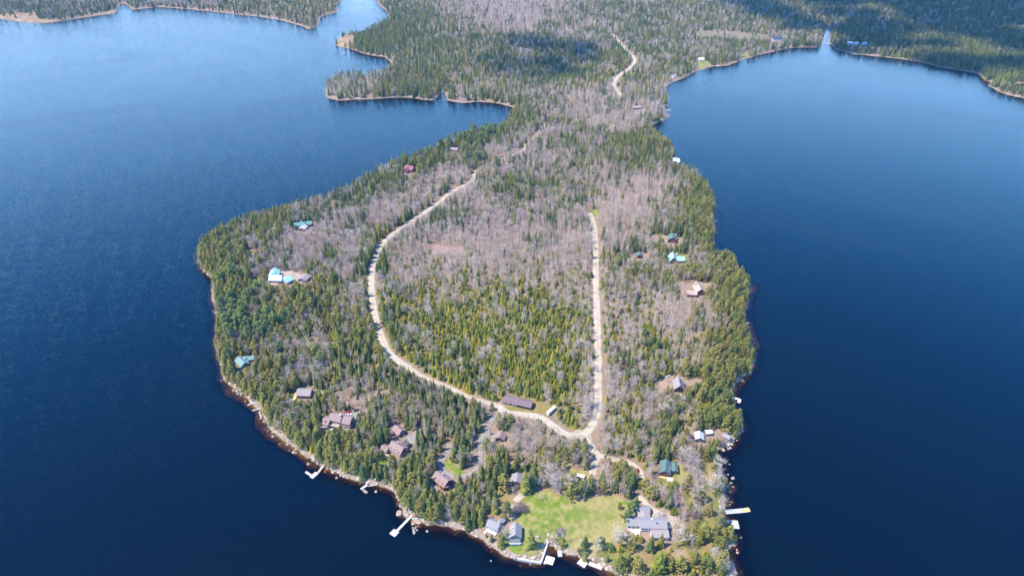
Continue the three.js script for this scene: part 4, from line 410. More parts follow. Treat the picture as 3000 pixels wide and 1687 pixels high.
{ // seawall round the cottage lawn: capped concrete blocks
  const o = new THREE.Group(); o.name = 'seawall'; const [a, b, c] = DK.seawall; o.position.set(b[0], 0, b[1]); scene.add(o);
  for (const [p, q] of [[a, b], [b, c]]) {
    const l = Math.hypot(q[0] - p[0], q[1] - p[1]), n = Math.round(l / 1.9), ry = Math.atan2(-(q[1] - p[1]), q[0] - p[0]);
    for (let i = 0; i < n; i++) { const t = (i + 0.5) / n, m = part('block', box(l / n - 0.06, 2.9, 0.9, 0, 0, 0), K.concrete, o); m.position.set(p[0] + (q[0] - p[0]) * t - b[0], 0.25 + 0.04 * hash(i, 5), p[1] + (q[1] - p[1]) * t - b[1]); m.rotation.y = ry; }
  }
  tag(shade(o), 'pale concrete seawall round the corner of the cottage lawn', 'seawall');
}


// ------------------------------------------------------------------ vehicles and small things
const tyreGeo = new THREE.CylinderGeometry(0.34, 0.34, 0.24, 16).rotateX(Math.PI / 2), rimGeo = new THREE.CylinderGeometry(0.2, 0.2, 0.26, 12).rotateX(Math.PI / 2), rubber = mat(0.02, 0.02, 0.02, 0.9), lampMat = mat(0.8, 0.8, 0.75, 0.2), tail = mat(0.4, 0.02, 0.02, 0.3);
function wheels(o, xs, z, k = 1) { for (const x of xs) for (const s of [-1, 1]) { const w = new THREE.Group(); w.name = 'wheel'; w.position.set(x, 0.34 * k, s * z); w.scale.setScalar(k); o.add(w); part('tyre', tyreGeo, rubber, w); part('rim', rimGeo, K.steel, w); } }
const profile = (pts, w, inset = 0.06) => { const g = new THREE.ExtrudeGeometry(new THREE.Shape(pts.map((p) => new THREE.Vector2(...p))), { depth: w - 2 * inset, bevelEnabled: true, bevelThickness: inset, bevelSize: inset, bevelSegments: 2 }); g.translate(0, 0, -w / 2 + inset); return g; };
function car(name, label, ends, colour, kind = 'car', rough = 0.3) {
  const [a, b] = ends, x = (a[0] + b[0]) / 2, z = (a[1] + b[1]) / 2, o = new THREE.Group(); o.name = numbered(name); o.position.set(x, heightAt(x, z) + 0.02, z); o.rotation.y = Math.atan2(-(b[1] - a[1]), b[0] - a[0]); scene.add(o);
  const paint = new THREE.MeshPhysicalMaterial({ roughness: rough, clearcoat: 0.6, clearcoatRoughness: 0.1 }); paint.color.setRGB(...colour);
  const pick = kind === 'pickup', up = pick ? [[-0.6, 0.95], [-0.45, 1.62], [0.75, 1.62], [1.25, 0.98]] : [[-1.75, 0.9], [-1.25, 1.42], [0.35, 1.42], [1.15, 0.92]];
  part('body', profile([[-2.2, 0.35], [2.2, 0.35], [2.22, 0.72], [1.2, 0.93], [-2.15, pick ? 0.98 : 0.95]], 1.78), paint, o);
  part('cabin_glass', profile(up, 1.56), K.glass, o);
  part('roof', profile([[up[1][0] + 0.05, up[1][1]], [up[2][0] - 0.05, up[2][1]], [up[2][0] - 0.15, up[2][1] + 0.07], [up[1][0] + 0.15, up[1][1] + 0.07]], 1.5, 0.03), paint, o);
  for (const s of [-1, 1]) { part('headlight', box(0.08, 0.16, 0.36, 2.25, 0.62, s * 0.62), lampMat, o); part('taillight', box(0.08, 0.18, 0.3, -2.25, 0.74, s * 0.66), tail, o); }
  wheels(o, [-1.35, 1.4], 0.8); o.position.y += 0.0; return tag(shade(o), label, kind === 'pickup' ? 'pickup truck' : 'car');
}
const PT = LAY.pts;
car('parked_car', 'red car parked above the large lodge', PT.carRed, [0.42, 0.015, 0.06]);
car('parked_car', 'white car parked nearest the large lodge roof', PT.carWhite, [0.78, 0.78, 0.78]);
car('parked_car', 'dark navy car parked at the edge of the sandy lot', PT.carBlack, [0.012, 0.022, 0.045]);
car('road_car', 'dark car standing on the gravel road at the west bend', PT.carRoad, [0.03, 0.035, 0.04]);
car('lane_car', 'dark red car at the end of the lane near the green cottage', PT.carRed2, [0.26, 0.03, 0.05]);
car('pickup_truck', 'pale grey pickup truck behind the house with skylights', PT.pickup, [0.6, 0.63, 0.66], 'pickup');
{ // motorhome
  const q = PT.bus[0], ax = (q[0][0] + q[3][0]) / 2, az = (q[0][1] + q[3][1]) / 2, bx = (q[1][0] + q[2][0]) / 2, bz = (q[1][1] + q[2][1]) / 2, x = (ax + bx) / 2, z = (az + bz) / 2, o = new THREE.Group();
  o.name = 'motorhome'; o.position.set(x, heightAt(x, z) + 0.02, z); o.rotation.y = Math.atan2(-(az - bz), ax - bx); scene.add(o);   // nose towards the viewer
  part('body', profile([[-4.9, 0.55], [4.9, 0.55], [4.95, 1.5], [4.7, 2.95], [-4.85, 2.98]], 2.5, 0.12), K.white, o);
  part('roof', profile([[-4.8, 3.06], [4.6, 3.06], [4.5, 3.16], [-4.7, 3.16]], 2.3, 0.05), K.white, o);
  part('windshield', box(0.1, 1.0, 2.0, 4.93, 2.1, 0), K.glass, o);
  for (const s of [-1, 1]) for (const xx of [-3.4, -1.2, 1, 3.1]) part('window', box(1.3, 0.75, 0.08, xx, 2.1, s * 1.25), K.glass, o);
  part('air_conditioner', box(1.0, 0.3, 0.8, -0.2, 3.36, 0), K.plank, o); part('stripe', box(9.2, 0.18, 2.54, 0, 1.3, 0), K.slate, o);
  for (const s of [-1, 1]) part('headlight', box(0.1, 0.25, 0.4, 4.99, 1.0, s * 0.8), lampMat, o); wheels(o, [-3.1, 3.3], 1.0, 1.3);
  tag(shade(o), 'long white motorhome parked at the end of the black cabin', 'motorhome'); houses.push({ x, z, r: 4, l: 9, w: 3, turn: o.rotation.y });
}
function kayak(label, [a, b], colour) {
  const x = (a[0] + b[0]) / 2, z = (a[1] + b[1]) / 2, o = new THREE.Group(); o.name = numbered('kayak'); o.position.set(x, Math.max(0.1, heightAt(x, z)) + 0.25, z); o.rotation.y = Math.atan2(-(b[1] - a[1]), b[0] - a[0]); scene.add(o);
  const g = new THREE.SphereGeometry(1, 20, 10); g.scale(2.0, 0.26, 0.4); part('hull', g, mat(...colour, 0.35), o); const c = new THREE.CylinderGeometry(0.32, 0.3, 0.16, 16); c.scale(1.5, 1, 0.8); c.translate(0, 0.22, 0); part('cockpit', c, rubber, o); tag(shade(o), label, 'kayak');
}
kayak('red kayak lying on the shore by the long gangway', PT.kayakRed, [0.62, 0.03, 0.05]); kayak('white kayak lying on the shore below the red one', PT.kayakWhite, [0.75, 0.8, 0.77]);
const rod = (r0, r1, h, x = 0, y = 0, z = 0) => { const g = new THREE.CylinderGeometry(r1, r0, h, 10); g.translate(x, y + h / 2, z); return g; };
{ const [x, z] = PT.lamp, o = new THREE.Group(); o.name = 'lamp_post'; o.position.set(x, heightAt(x, z) - 0.1, z); scene.add(o); part('pole', rod(0.13, 0.09, 7.5), K.trim, o); part('arm', box(1.2, 0.1, 0.1, 0.6, 7.3, 0), K.trim, o); part('lamp_head', box(0.6, 0.16, 0.3, 1.3, 7.27, 0), K.trim, o); tag(shade(o), 'slim white lamp post beside the grey driveway', 'lamp post'); }
{ const [x, z] = PT.flag, o = new THREE.Group(); o.name = 'flagpole'; o.position.set(x, heightAt(x, z) - 0.1, z); scene.add(o); part('pole', rod(0.11, 0.06, 8), K.deckNew, o); const f = new THREE.SphereGeometry(0.14, 12, 8); f.translate(0, 8.1, 0); part('finial', f, K.yellow, o); part('base', box(0.7, 0.5, 0.7, 0, 0.1, 0), K.concrete, o); tag(shade(o), 'bare pale flagpole on the seawall lawn', 'flagpole'); }
{ const [x, z] = PT.buoy, o = new THREE.Group(); o.name = 'mooring_buoy'; o.position.set(x, 0, z); scene.add(o); const g = new THREE.SphereGeometry(0.45, 16, 12); g.translate(0, 0.12, 0); part('ball', g, K.white, o); part('ring', new THREE.TorusGeometry(0.12, 0.03, 8, 16).translate(0, 0.66, 0), K.steel, o); tag(shade(o), 'white mooring buoy off the south shore', 'buoy'); }
{ const [x, z] = PT.tarp, o = new THREE.Group(); o.name = 'tarp_covered_woodpile'; o.position.set(x, heightAt(x, z), z); scene.add(o); const g = new THREE.SphereGeometry(1, 14, 8, 0, 6.283, 0, 1.571); g.scale(2, 1.3, 1.1); part('tarp', g, K.blueTarp, o); part('wood', box(3.2, 0.5, 1.6, 0, 0.15, 0), K.log, o); tag(shade(o), 'heap under a blue tarp beside the house with yellow deck', 'woodpile'); }
{ const [a, b] = PT.logs, l = Math.hypot(b[0] - a[0], b[1] - a[1]), ry = Math.atan2(-(b[1] - a[1]), b[0] - a[0]), where = ['nearest the lawn', 'between the other two', 'nearest the bushes'];
  for (let k = 0; k < 3; k++) { const x = (a[0] + b[0]) / 2 + (1.1 - 0.9 * k) * Math.sin(ry) * -0.9, z = (a[1] + b[1]) / 2 + (0.9 - 0.9 * k) , o = new THREE.Group(); o.name = numbered('felled_log'); o.position.set(x, heightAt(x, z) + 0.22, z); o.rotation.y = ry + (k - 1) * 0.06; scene.add(o); const g = new THREE.CylinderGeometry(0.2, 0.28, l - k, 10); g.rotateZ(Math.PI / 2); part('trunk', g, K.log, o); for (const s of [-0.2, 0.25]) { const q = new THREE.CylinderGeometry(0.05, 0.08, 0.9, 6); q.rotateX(1.1); q.translate(s * l, 0.1, 0.35); part('branch_stub', q, K.log, o); } tag(shade(o), 'pale felled log at the lawn edge, ' + where[k], 'log', 'felled logs by the lawn'); } }


// ------------------------------------------------------------------ trees
// Tree shapes are one unit tall. Each has a trunk (with limbs) and a crown of many small faces; colours are relative to the tree's tint.
class Shape3 {
  constructor() { this.p = []; this.c = []; }
  tri(a, b, c, v) { this.p.push(...a, ...b, ...c); for (let k = 0; k < 3; k++) this.c.push(v[0], v[1], v[2]); }
  limb(a, b, r0, r1, v, n = 3) {                                        // a tapered stick
    const d = new THREE.Vector3(b[0] - a[0], b[1] - a[1], b[2] - a[2]).normalize(), s = Math.abs(d.y) > 0.9 ? new THREE.Vector3(1, 0, 0) : new THREE.Vector3(0, 1, 0), u = s.cross(d).normalize(), w = d.clone().cross(u), ring = (o, r, k) => { const t = k / n * 6.2832; return [o[0] + (u.x * Math.cos(t) + w.x * Math.sin(t)) * r, o[1] + (u.y * Math.cos(t) + w.y * Math.sin(t)) * r, o[2] + (u.z * Math.cos(t) + w.z * Math.sin(t)) * r]; };
    for (let k = 0; k < n; k++) { const p = ring(a, r0, k), q = ring(a, r0, k + 1), s2 = ring(b, r1, k), t2 = ring(b, r1, k + 1); this.tri(p, q, s2, v); this.tri(s2, q, t2, v); }
  }
  twig(a, b, w, v) { const dx = b[0] - a[0], dz = b[2] - a[2], dy = b[1] - a[1], t = rr(0, 6.28), ux = Math.cos(t), uy = 0.4 * Math.sin(t * 3), uz = Math.sin(t); let x = uy * dz - uz * dy, y = uz * dx - ux * dz, z = ux * dy - uy * dx; const l = Math.hypot(x, y, z) || 1; x *= w / l; y *= w / l; z *= w / l; this.tri([a[0] - x, a[1] - y, a[2] - z], [a[0] + x, a[1] + y, a[2] + z], b, v); }
  bough(y, ang, r, width, droop, v) {                                   // a fan of needles on one branch, folded along its spine
    const c = Math.cos(ang), s = Math.sin(ang), at = (f, o, h) => [c * r * f - s * o, y + h, s * r * f + c * o], base = at(0.03, 0, 0.012), tip = at(1, 0, -droop * r), m = 0.56, l = at(m, width, -droop * r * m - width * 0.45), q = at(m * 1.05, -width, -droop * r * m - width * 0.45), mid = at(m, 0, -droop * r * m * 0.8 + 0.01);
    this.tri(base, mid, l, v); this.tri(l, mid, tip, v); this.tri(base, q, mid, v); this.tri(q, tip, mid, v);
  }
  clump(o, size, v) {                                                   // a small spray of foliage
    const a = rr(0, 6.28), e = rr(-0.5, 0.9), u = [Math.cos(a) * size, size * 0.35 * e, Math.sin(a) * size], w = [-Math.sin(a) * size * 0.6, size * rr(-0.3, 0.3), Math.cos(a) * size * 0.6];
    const P = (i, j, h) => [o[0] + u[0] * i + w[0] * j, o[1] + u[1] * i + w[1] * j + h * size, o[2] + u[2] * i + w[2] * j];
    this.tri(P(-1, 0, -0.1), P(0, 1, -0.2), P(0, 0, 0.25), v); this.tri(P(0, 0, 0.25), P(0, 1, -0.2), P(1, 0, -0.15), v); this.tri(P(-1, 0, -0.1), P(0, 0, 0.25), P(0, -1, -0.2), v); this.tri(P(0, 0, 0.25), P(1, 0, -0.15), P(0, -1, -0.2), v);
  }
  geo() { return rawGeo(this.p, this.c); }
}
const vary = (k = 0.3) => { const t = 1 + rr(-k, k); return [t * rr(0.93, 1.07), t, t * rr(0.9, 1.1)]; };
function conifer(seed, R, levels, power, gap) {
  reseed(seed); const t = new Shape3(), c = new Shape3(); t.limb([0, -0.03, 0], [0, 0.95, 0], 0.014, 0.003, [1, 1, 1], 5);
  for (let i = 0; i < levels; i++) {
    const f = i / (levels - 1), y = 0.07 + 0.89 * f, r0 = R * Math.pow(1 - f, power) + 0.012, n = Math.round(4 + 6 * (1 - f)), off = rnd() * 6.28;
    for (let k = 0; k < n; k++) { if (rnd() < gap) continue; const r = r0 * rr(0.68, 1.15); c.bough(y + rr(-0.02, 0.02), off + (k + rr(-0.3, 0.3)) / n * 6.283, r, r * rr(0.3, 0.42), rr(0.2, 0.6), vary()); }
  }
  c.bough(0.95, 0, 0.02, 0.008, -1.6, [1, 1, 1]); c.bough(0.95, 3, 0.02, 0.008, -1.6, [1, 1, 1]);
  return [t.geo(), c.geo()];
}
function cedar(seed, R) {                                               // broad, bushy, rounded at the top
  reseed(seed); const t = new Shape3(), c = new Shape3(); t.limb([0, -0.03, 0], [0, 0.9, 0], 0.018, 0.004, [1, 1, 1], 5);
  const lobes = Array.from({ length: 7 }, () => [rnd() * 6.28, rr(0.8, 1.2)]);
  for (let k = 0; k < 150; k++) {
    const f = Math.pow(rnd(), 0.85), y = 0.08 + 0.9 * f, prof = R * Math.pow(Math.max(0, 1 - Math.pow(f, 1.7)), 0.75) + 0.02, a = rnd() * 6.283; let w = 1; for (const [la, lr] of lobes) w += 0.12 * lr * Math.cos(3 * (a - la) + f * 5);
    const r = prof * w * (0.55 + 0.5 * Math.sqrt(rnd())); c.clump([Math.cos(a) * r, y - 0.12 * r, Math.sin(a) * r], rr(0.045, 0.085) * (1.15 - 0.5 * f), vary(0.32));
  }
  return [t.geo(), c.geo()];
}
function pine(seed) {                                                   // tiers of flat plumes with gaps between
  reseed(seed); const t = new Shape3(), c = new Shape3(); t.limb([0, -0.03, 0], [rr(-0.02, 0.02), 0.96, 0], 0.02, 0.005, [1, 1, 1], 5);
  for (let i = 0; i < 26; i++) {
    const f = i / 25, y = 0.24 + 0.72 * f, a = i * 2.4 + rr(-0.5, 0.5), r = (0.30 * Math.pow(1 - f, 0.7) + 0.04) * rr(0.65, 1.15), e = [Math.cos(a) * r, y + 0.07 * r, Math.sin(a) * r]; t.limb([0, y - 0.02, 0], e, 0.006, 0.002, [1, 1, 1]);
    for (let k = 0; k < 6; k++) { const q = rr(0.35, 1.05); c.clump([e[0] * q + rr(-0.035, 0.035), y + 0.05 * q + rr(-0.012, 0.02), e[2] * q + rr(-0.035, 0.035)], rr(0.05, 0.085), vary(0.25)); }
  }
  return [t.geo(), c.geo()];
}
function bare(seed, { R, base, stems = 1, limbs, twigs, spread, w, trunkR }) { // leafless crown: limbs, branches and a haze of twigs
  reseed(seed); const t = new Shape3(), c = new Shape3();
  for (let s = 0; s < stems; s++) {
    const lean = stems > 1 ? 0.14 : 0.05, la = rnd() * 6.28, top = [Math.cos(la) * lean * rr(0.4, 1), rr(0.9, 1), Math.sin(la) * lean * rr(0.4, 1)], on = (f) => [top[0] * f * f + 0.012 * Math.sin(f * 9 + seed), top[1] * f, top[2] * f * f + 0.012 * Math.cos(f * 7 + seed)];
    for (let k = 0; k < 5; k++) t.limb(on(k / 5 - (k ? 0 : 0.03)), on((k + 1) / 5), trunkR * (1 - k * 0.17), trunkR * (1 - (k + 1) * 0.17), [1, 1, 1], 5);
    for (let i = 0; i < limbs / stems; i++) {
      const f = base + (0.97 - base) * Math.pow((i + rnd()) / (limbs / stems), 0.9), o = on(f), a = i * 2.4 + rr(-0.6, 0.6), g = (f - base) / (1 - base), prof = R * Math.pow(Math.sin(Math.PI * (0.16 + 0.80 * g)), 0.8) * rr(0.7, 1.1), e = [o[0] + Math.cos(a) * prof, o[1] + prof * spread * rr(0.6, 1.2), o[2] + Math.sin(a) * prof];
      t.limb(o, e, trunkR * 0.42 * (1 - 0.5 * f), trunkR * 0.13, [1, 1, 1]);
      for (let k = 0; k < twigs; k++) {
        const q = rr(0.2, 1.0), p = [o[0] + (e[0] - o[0]) * q, o[1] + (e[1] - o[1]) * q, o[2] + (e[2] - o[2]) * q], l = R * rr(0.28, 0.62), b = a + rr(-1.5, 1.5), d = [p[0] + Math.cos(b) * l * 0.8, p[1] + l * rr(0.1, 1.0), p[2] + Math.sin(b) * l * 0.8], v = vary(0.22);
        c.twig(p, d, w, v); for (let m = 0; m < 3; m++) { const h = rr(0.25, 0.9), z = [p[0] + (d[0] - p[0]) * h, p[1] + (d[1] - p[1]) * h, p[2] + (d[2] - p[2]) * h]; c.twig(z, [z[0] + rr(-1, 1) * l * 0.5, z[1] + rr(0, 0.6) * l, z[2] + rr(-1, 1) * l * 0.5], w * 0.8, v); }
      }
    }
  }
  return [t.geo(), c.geo()];
}
const KINDS = {
  S: { name: 'spruce_tree', needles: true, noun: 'spruce', cat: 'spruce tree', tint: [0.092, 0.116, 0.036], trunk: [0.16, 0.12, 0.10], h: [10, 20], slim: [0.8, 1.15], tones: [['dark green', 0.85], ['deep green', 1.1], ['olive green', 1.45, 1.35, 1.1, 0.8]], make: (k) => conifer(11 + k, 0.185, 15, 0.78, 0.08) },
  G: { name: 'fir_tree', needles: true, noun: 'fir', cat: 'fir tree', tint: [0.158, 0.180, 0.026], trunk: [0.17, 0.13, 0.10], h: [3, 9.5], slim: [1.1, 1.7], tones: [['bright green', 1.0], ['yellow green', 1.25, 1.3, 1, 0.8], ['mid green', 0.75]], make: (k) => conifer(31 + k, 0.21, 13, 0.68, 0.06) },
  C: { name: 'cedar_tree', needles: true, noun: 'cedar', cat: 'cedar tree', tint: [0.182, 0.168, 0.042], trunk: [0.22, 0.17, 0.13], h: [9, 17], slim: [0.85, 1.2], tones: [['olive', 0.9], ['yellow green', 1.15], ['green', 0.85, 0.78, 1, 1]], make: (k) => cedar(51 + k, 0.2) },
  P: { name: 'pine_tree', needles: true, noun: 'pine', cat: 'pine tree', tint: [0.13, 0.17, 0.045], trunk: [0.2, 0.15, 0.12], h: [14, 23], slim: [0.9, 1.2], tones: [['soft green', 1.0], ['grey green', 0.8, 0.9, 0.95, 1.3]], make: (k) => pine(71 + k) },
  B: { name: 'birch_tree', noun: 'birch', cat: 'birch tree', tint: [0.50, 0.355, 0.28], trunk: [0.70, 0.65, 0.58], h: [8, 15], slim: [0.85, 1.25], tones: [['pinkish', 1.0], ['grey brown', 0.95, 0.92, 1.05, 1.08], ['pale', 1.2]], make: (k) => bare(91 + k, { R: 0.18, base: 0.34, stems: 1 + k % 2, limbs: 18, twigs: 7, spread: 1.0, w: 0.0030, trunkR: 0.0085 }) },
  M: { name: 'bare_maple', noun: 'maple', cat: 'maple tree', tint: [0.54, 0.455, 0.39], trunk: [0.42, 0.38, 0.35], h: [7, 13.5], slim: [0.8, 1.1], tones: [['silver grey', 1.0], ['brown grey', 0.9, 1.05, 0.95, 0.88], ['pale grey', 1.2]], make: (k) => bare(121 + k, { R: 0.31, base: 0.22, stems: 1 + k % 3, limbs: 22, twigs: 9, spread: 0.7, w: 0.0038, trunkR: 0.012 }) },
};
const VARIANTS = 4;
for (const k of Object.values(KINDS)) {
  if (k.needles) k.tint = k.tint.map((v) => v * 1.62);                  // light reflected and light let through together
  k.shapes = Array.from({ length: VARIANTS }, (_, i) => k.make(i));
  k.whole = k.shapes.map(([t, c]) => { const a = t.clone(), q = a.attributes.color; for (let i = 0; i < q.count; i++) q.setXYZ(i, k.trunk[0] / k.tint[0], k.trunk[1] / k.tint[1], k.trunk[2] / k.tint[2]); return mergeGeometries([a, c]); });
  k.trunkMat = mat(...k.trunk, 0.9, { vertexColors: true });
  const leaf = k.needles ? { roughness: 1, transmission: 0.4, thickness: 0 } : {};      // sunlight comes through sprays of needles
  k.toneMats = k.tones.map(([, f, r = 1, g = 1, b = 1]) => mat(k.tint[0] * f * r, k.tint[1] * f * g, k.tint[2] * f * b, 0.9, { vertexColors: true, side: THREE.DoubleSide, ...leaf }));
  k.mass = mat(1, 1, 1, 0.9, { vertexColors: true, side: THREE.DoubleSide, ...leaf });
}
// which trees grow where
const LET = ['S', 'G', 'C', 'B', 'M', 'P'];
function mixAt(x, z, w) {
  w.fill(0); const far = Math.max(1, -z / 500), s2 = 160 * far * far;
  for (const [bx, bz, m] of LAY.blobs) { const dx = x - bx, dz = (z - bz) * 0.72, q = 1 / (dx * dx + dz * dz + s2), k = q * q * q; for (let i = 0; i < 6; i++) w[i] += k * m[i]; }
  const n = fbm(x * 0.045 + 11, z * 0.045 + 4, 2), m = fbm(x * 0.045 - 40, z * 0.045 + 80, 2);
  w[0] *= Math.exp(4 * (n - 0.5)); w[1] *= 1.7 * Math.exp(3 * (n - 0.5)); w[2] *= Math.exp(2 * (n - 0.5)); w[3] *= Math.exp(3 * (m - 0.5)); if (z < -1250) { w[4] *= 0.62; w[1] *= 1.5; } w[4] *= 0.9 * Math.exp(-3 * (n - 0.5)); return w;
}
// ground that must stay in sight of the air: road beds, houses, lawns
const softRoads = roadLines.filter((r) => /woodland/.test(r.name)), softGap = (x, z) => { let best = 1e9; for (const r of softRoads) best = Math.min(best, edgeDist(r.c, x, z, false) - r.width / 2); return best; };
const seen = new Field(-380, -1180, 300, -190, 2);
for (let j = 0; j < seen.nz; j++) for (let i = 0; i < seen.nx; i++) {
  const x = seen.x0 + i * 2, z = seen.z0 + j * 2; let v = 0; const g = roadGap(x, z);
  if (g < -0.5) v = softGap(x, z) < -0.5 ? 0.5 : 1; else if (g < 2.2) v = softGap(x, z) < 1 ? 0.4 : 0.5;
  seen.v[j * seen.nx + i] = v;
}
for (const h of houses) for (let dz = -h.r - 5; dz <= h.r + 5; dz += 1) for (let dx = -h.r - 5; dx <= h.r + 5; dx += 1) {
  const u = Math.abs(dx * Math.cos(h.turn) - dz * Math.sin(h.turn)), v = Math.abs(dx * Math.sin(h.turn) + dz * Math.cos(h.turn)), i = Math.round((h.x + dx - seen.x0) / 2), j = Math.round((h.z + dz - seen.z0) / 2);
  if (i < 0 || j < 0 || i >= seen.nx || j >= seen.nz) continue; const k = j * seen.nx + i;
  if (u < h.l / 2 + 1.2 && v < h.w / 2 + 1.2) seen.v[k] = Math.max(seen.v[k], 2); else if (u < h.l / 2 + 3.4 && v < h.w / 2 + 3.4) seen.v[k] = Math.max(seen.v[k], 0.6);
}
for (const y of [...yards, ...clear]) { if (y.b[1] < -1100 || y.kind === 'growth') continue; for (let z = y.b[1]; z < y.b[3]; z += 2) for (let x = y.b[0]; x < y.b[2]; x += 2) if (inPoly(y.p, x, z)) { const i = Math.round((x - seen.x0) / 2), j = Math.round((z - seen.z0) / 2); if (i >= 0 && j >= 0 && i < seen.nx && j < seen.nz) { const k = j * seen.nx + i; seen.v[k] = Math.max(seen.v[k], y.kind === 'litter' || y.kind === 'open' ? 0.4 : y.kind ? 0.45 : 0.5); } } }
const farHouses = houses.filter((q) => q.z < -1170);
function allowedHeight(x, z, h) {                                       // how tall a tree may stand here
  const l = Math.hypot(x, z), ux = x / l, uz = z / l, tan = EYE / l; let cap = h;
  if (!seen.has(x, z)) { for (const q of farHouses) { const dx = q.x - x, dz = q.z - z, a = dx * ux + dz * uz, side = Math.abs(dx * uz - dz * ux); if (side < q.r + 2 && a > -q.r - 3 && a < 70) cap = a < q.r + 4 ? 0 : Math.min(cap, (a - q.r) * tan + 1.2); } return cap; }
  for (let d = 0; d < h / tan * 0.92; d += 2) { const v = seen.at(x + ux * d, z + uz * d); if (v > 0.9) { cap = Math.min(cap, Math.max(d, 0.1) * tan * (v > 1.5 ? 0.95 : 1.12)); break; } }
  return cap;
}
const trees = Object.fromEntries(LET.map((k) => [k, []]));
{
  reseed(2024); const w = new Float64Array(6), v = new THREE.Vector3(); camera.updateMatrixWorld(true); camera.updateProjectionMatrix(); camera.matrixWorldInverse.copy(camera.matrixWorld).invert();
  const plant = (x, z, kind, h, slim = 1, hero = false) => trees[kind].push({ x, z, y: heightAt(x, z) - 0.05, h, slim, turn: rnd() * 6.283, shape: (rnd() * VARIANTS) | 0, tone: (rnd() * KINDS[kind].tones.length) | 0, j: [rr(0.82, 1.2), rr(0.94, 1.06), rr(0.9, 1.1)], hero });
  for (const [x, z, kind, h] of LAY.heroes) plant(x, z, kind, h * (kind === 'S' || kind === 'M' ? 1.3 : 1.1), rr(1.1, 1.3), true);
  const band = (z0, z1, step, xlim) => {
    for (let z = z0; z < z1; z += step) for (let x = -xlim(z); x < xlim(z); x += step) {
      const px = x + rr(-0.5, 0.5) * step, pz = z + rr(-0.5, 0.5) * step, s = shoreAt(px, pz), pick = rnd(), keep = rnd(), hh = rnd(), sl = rnd();
      if (s < 0.9 + 2.0 * hash(Math.round(px), Math.round(pz))) continue;
      const near = seen.has(px, pz); if (near && seen.at(px, pz) > 0.32) { const c = hit(clear, px, pz); if (!c || !(c.kind === 'litter' ? keep < 0.06 : c.kind === 'open' && keep < 0.2) || seen.at(px, pz) > 0.47) continue; }
      let small = 1; if (!near) { const c = hit(clear, px, pz); if (c) { if (keep > 0.03) continue; } if (roadGap(px, pz) < 3) continue; }
      mixAt(px, pz, w); let total = 0; for (let i = 0; i < 6; i++) total += w[i]; let q = pick * total, i = 0; while (i < 5 && (q -= w[i]) > 0) i++;
      let kind = LET[i]; if (s < 9 && i > 2 && keep < 0.45 && px < 250) kind = keep < 0.3 ? 'C' : 'S';
      const K0 = KINDS[kind]; let h = (K0.h[0] + (K0.h[1] - K0.h[0]) * (0.65 * hh + 0.35 * fbm(px * 0.03, pz * 0.03, 2) * 1.4)) * small;
      if (keep > 0.93) h *= 0.55;
      const cap = allowedHeight(px, pz, h); if (cap < h) { if (cap < 2.6) continue; h = cap; }
      if ((kind === 'M' && keep > 0.86) || (kind === 'P' && keep > 0.6)) continue;
      plant(px, pz, kind, h, K0.slim[0] + (K0.slim[1] - K0.slim[0]) * sl);
      if (kind === 'G' && pz > -700 && sl > 0.2) plant(px + rr(1.2, 2.4), pz + rr(-1.8, 1.8), kind, h * rr(0.55, 0.95), rr(1.1, 1.5));
    }
  };
  band(-480, -215, 3.6, () => 330); band(-760, -480, 3.9, () => 380); band(-1160, -760, 4.6, () => 420); band(-1700, -1160, 5.8, (z) => 260 - 0.92 * z * 0.85); band(-2700, -1700, 8.0, (z) => 200 - 0.78 * z);
}
// the largest 300 of each kind stand one by one; the rest is one wood of that kind
const marks = [['the big grey house', 92, -289], ['the gabled cottage', 2, -283], ['the white cottage', -12, -290], ['the green roofed cottage', 110, -338], ['the weathered barn', 4, -328], ['the porch lodge', -49, -327], ['the gabled lodge', -85, -357], ['the small mauve shed', -9, -370], ['the long black cabin', 5, -408], ['the white motorhome', 31, -399], ['the skylight house', 138, -427], ['the white roofed cabin', 142, -370], ['the large balcony lodge', -136, -387], ['the yellow decked house', -170, -419], ['the teal cottage', -234, -458], ['the flat roofed shed', 48, -332], ['the wide grey pier', 151, -305], ['the road bend', 52, -375], ['the long gangway', -70, -296], ['the L shaped float', -143, -337], ['the white east dock', 182, -418], ['the tan roofed house', 186, -571], ['the blue roofed house', -245, -597], ['the lamp post', -26, -375], ['the straight road', 62, -470], ['the curved west road', -95, -470]];
const nth = ['', 'second', 'third', 'fourth', 'fifth', 'sixth', 'seventh', 'eighth', 'ninth', 'tenth', 'eleventh', 'twelfth', 'thirteenth', 'fourteenth', 'fifteenth', 'sixteenth', 'seventeenth', 'eighteenth', 'nineteenth', 'twentieth'];
const ordinal = (n) => n < 20 ? nth[n] : n < 100 ? ['twenty', 'thirty', 'forty', 'fifty', 'sixty', 'seventy', 'eighty', 'ninety'][((n + 1) / 10 | 0) - 2] + '-' + (['', 'first', 'second', 'third', 'fourth', 'fifth', 'sixth', 'seventh', 'eighth', 'ninth'][(n + 1) % 10] || 'odd') : 'distant';
function whereOf(x, z) { let best = null, bd = 1e9; for (const m of marks) { const d = Math.hypot(x - m[1], (z - m[2])); if (d < bd) { bd = d; best = m; } } const dx = x - best[1], dz = z - best[2]; return [Math.abs(dx) > Math.abs(dz) ? (dx < 0 ? 'left of ' : 'right of ') : dz < 0 ? 'behind ' : 'in front of ', best[0], bd]; }
const groupOf = { S: 'spruces on the peninsula', G: 'firs on the peninsula', C: 'cedars on the peninsula', P: 'pines on the peninsula', B: 'bare birches on the peninsula', M: 'bare maples on the peninsula' };
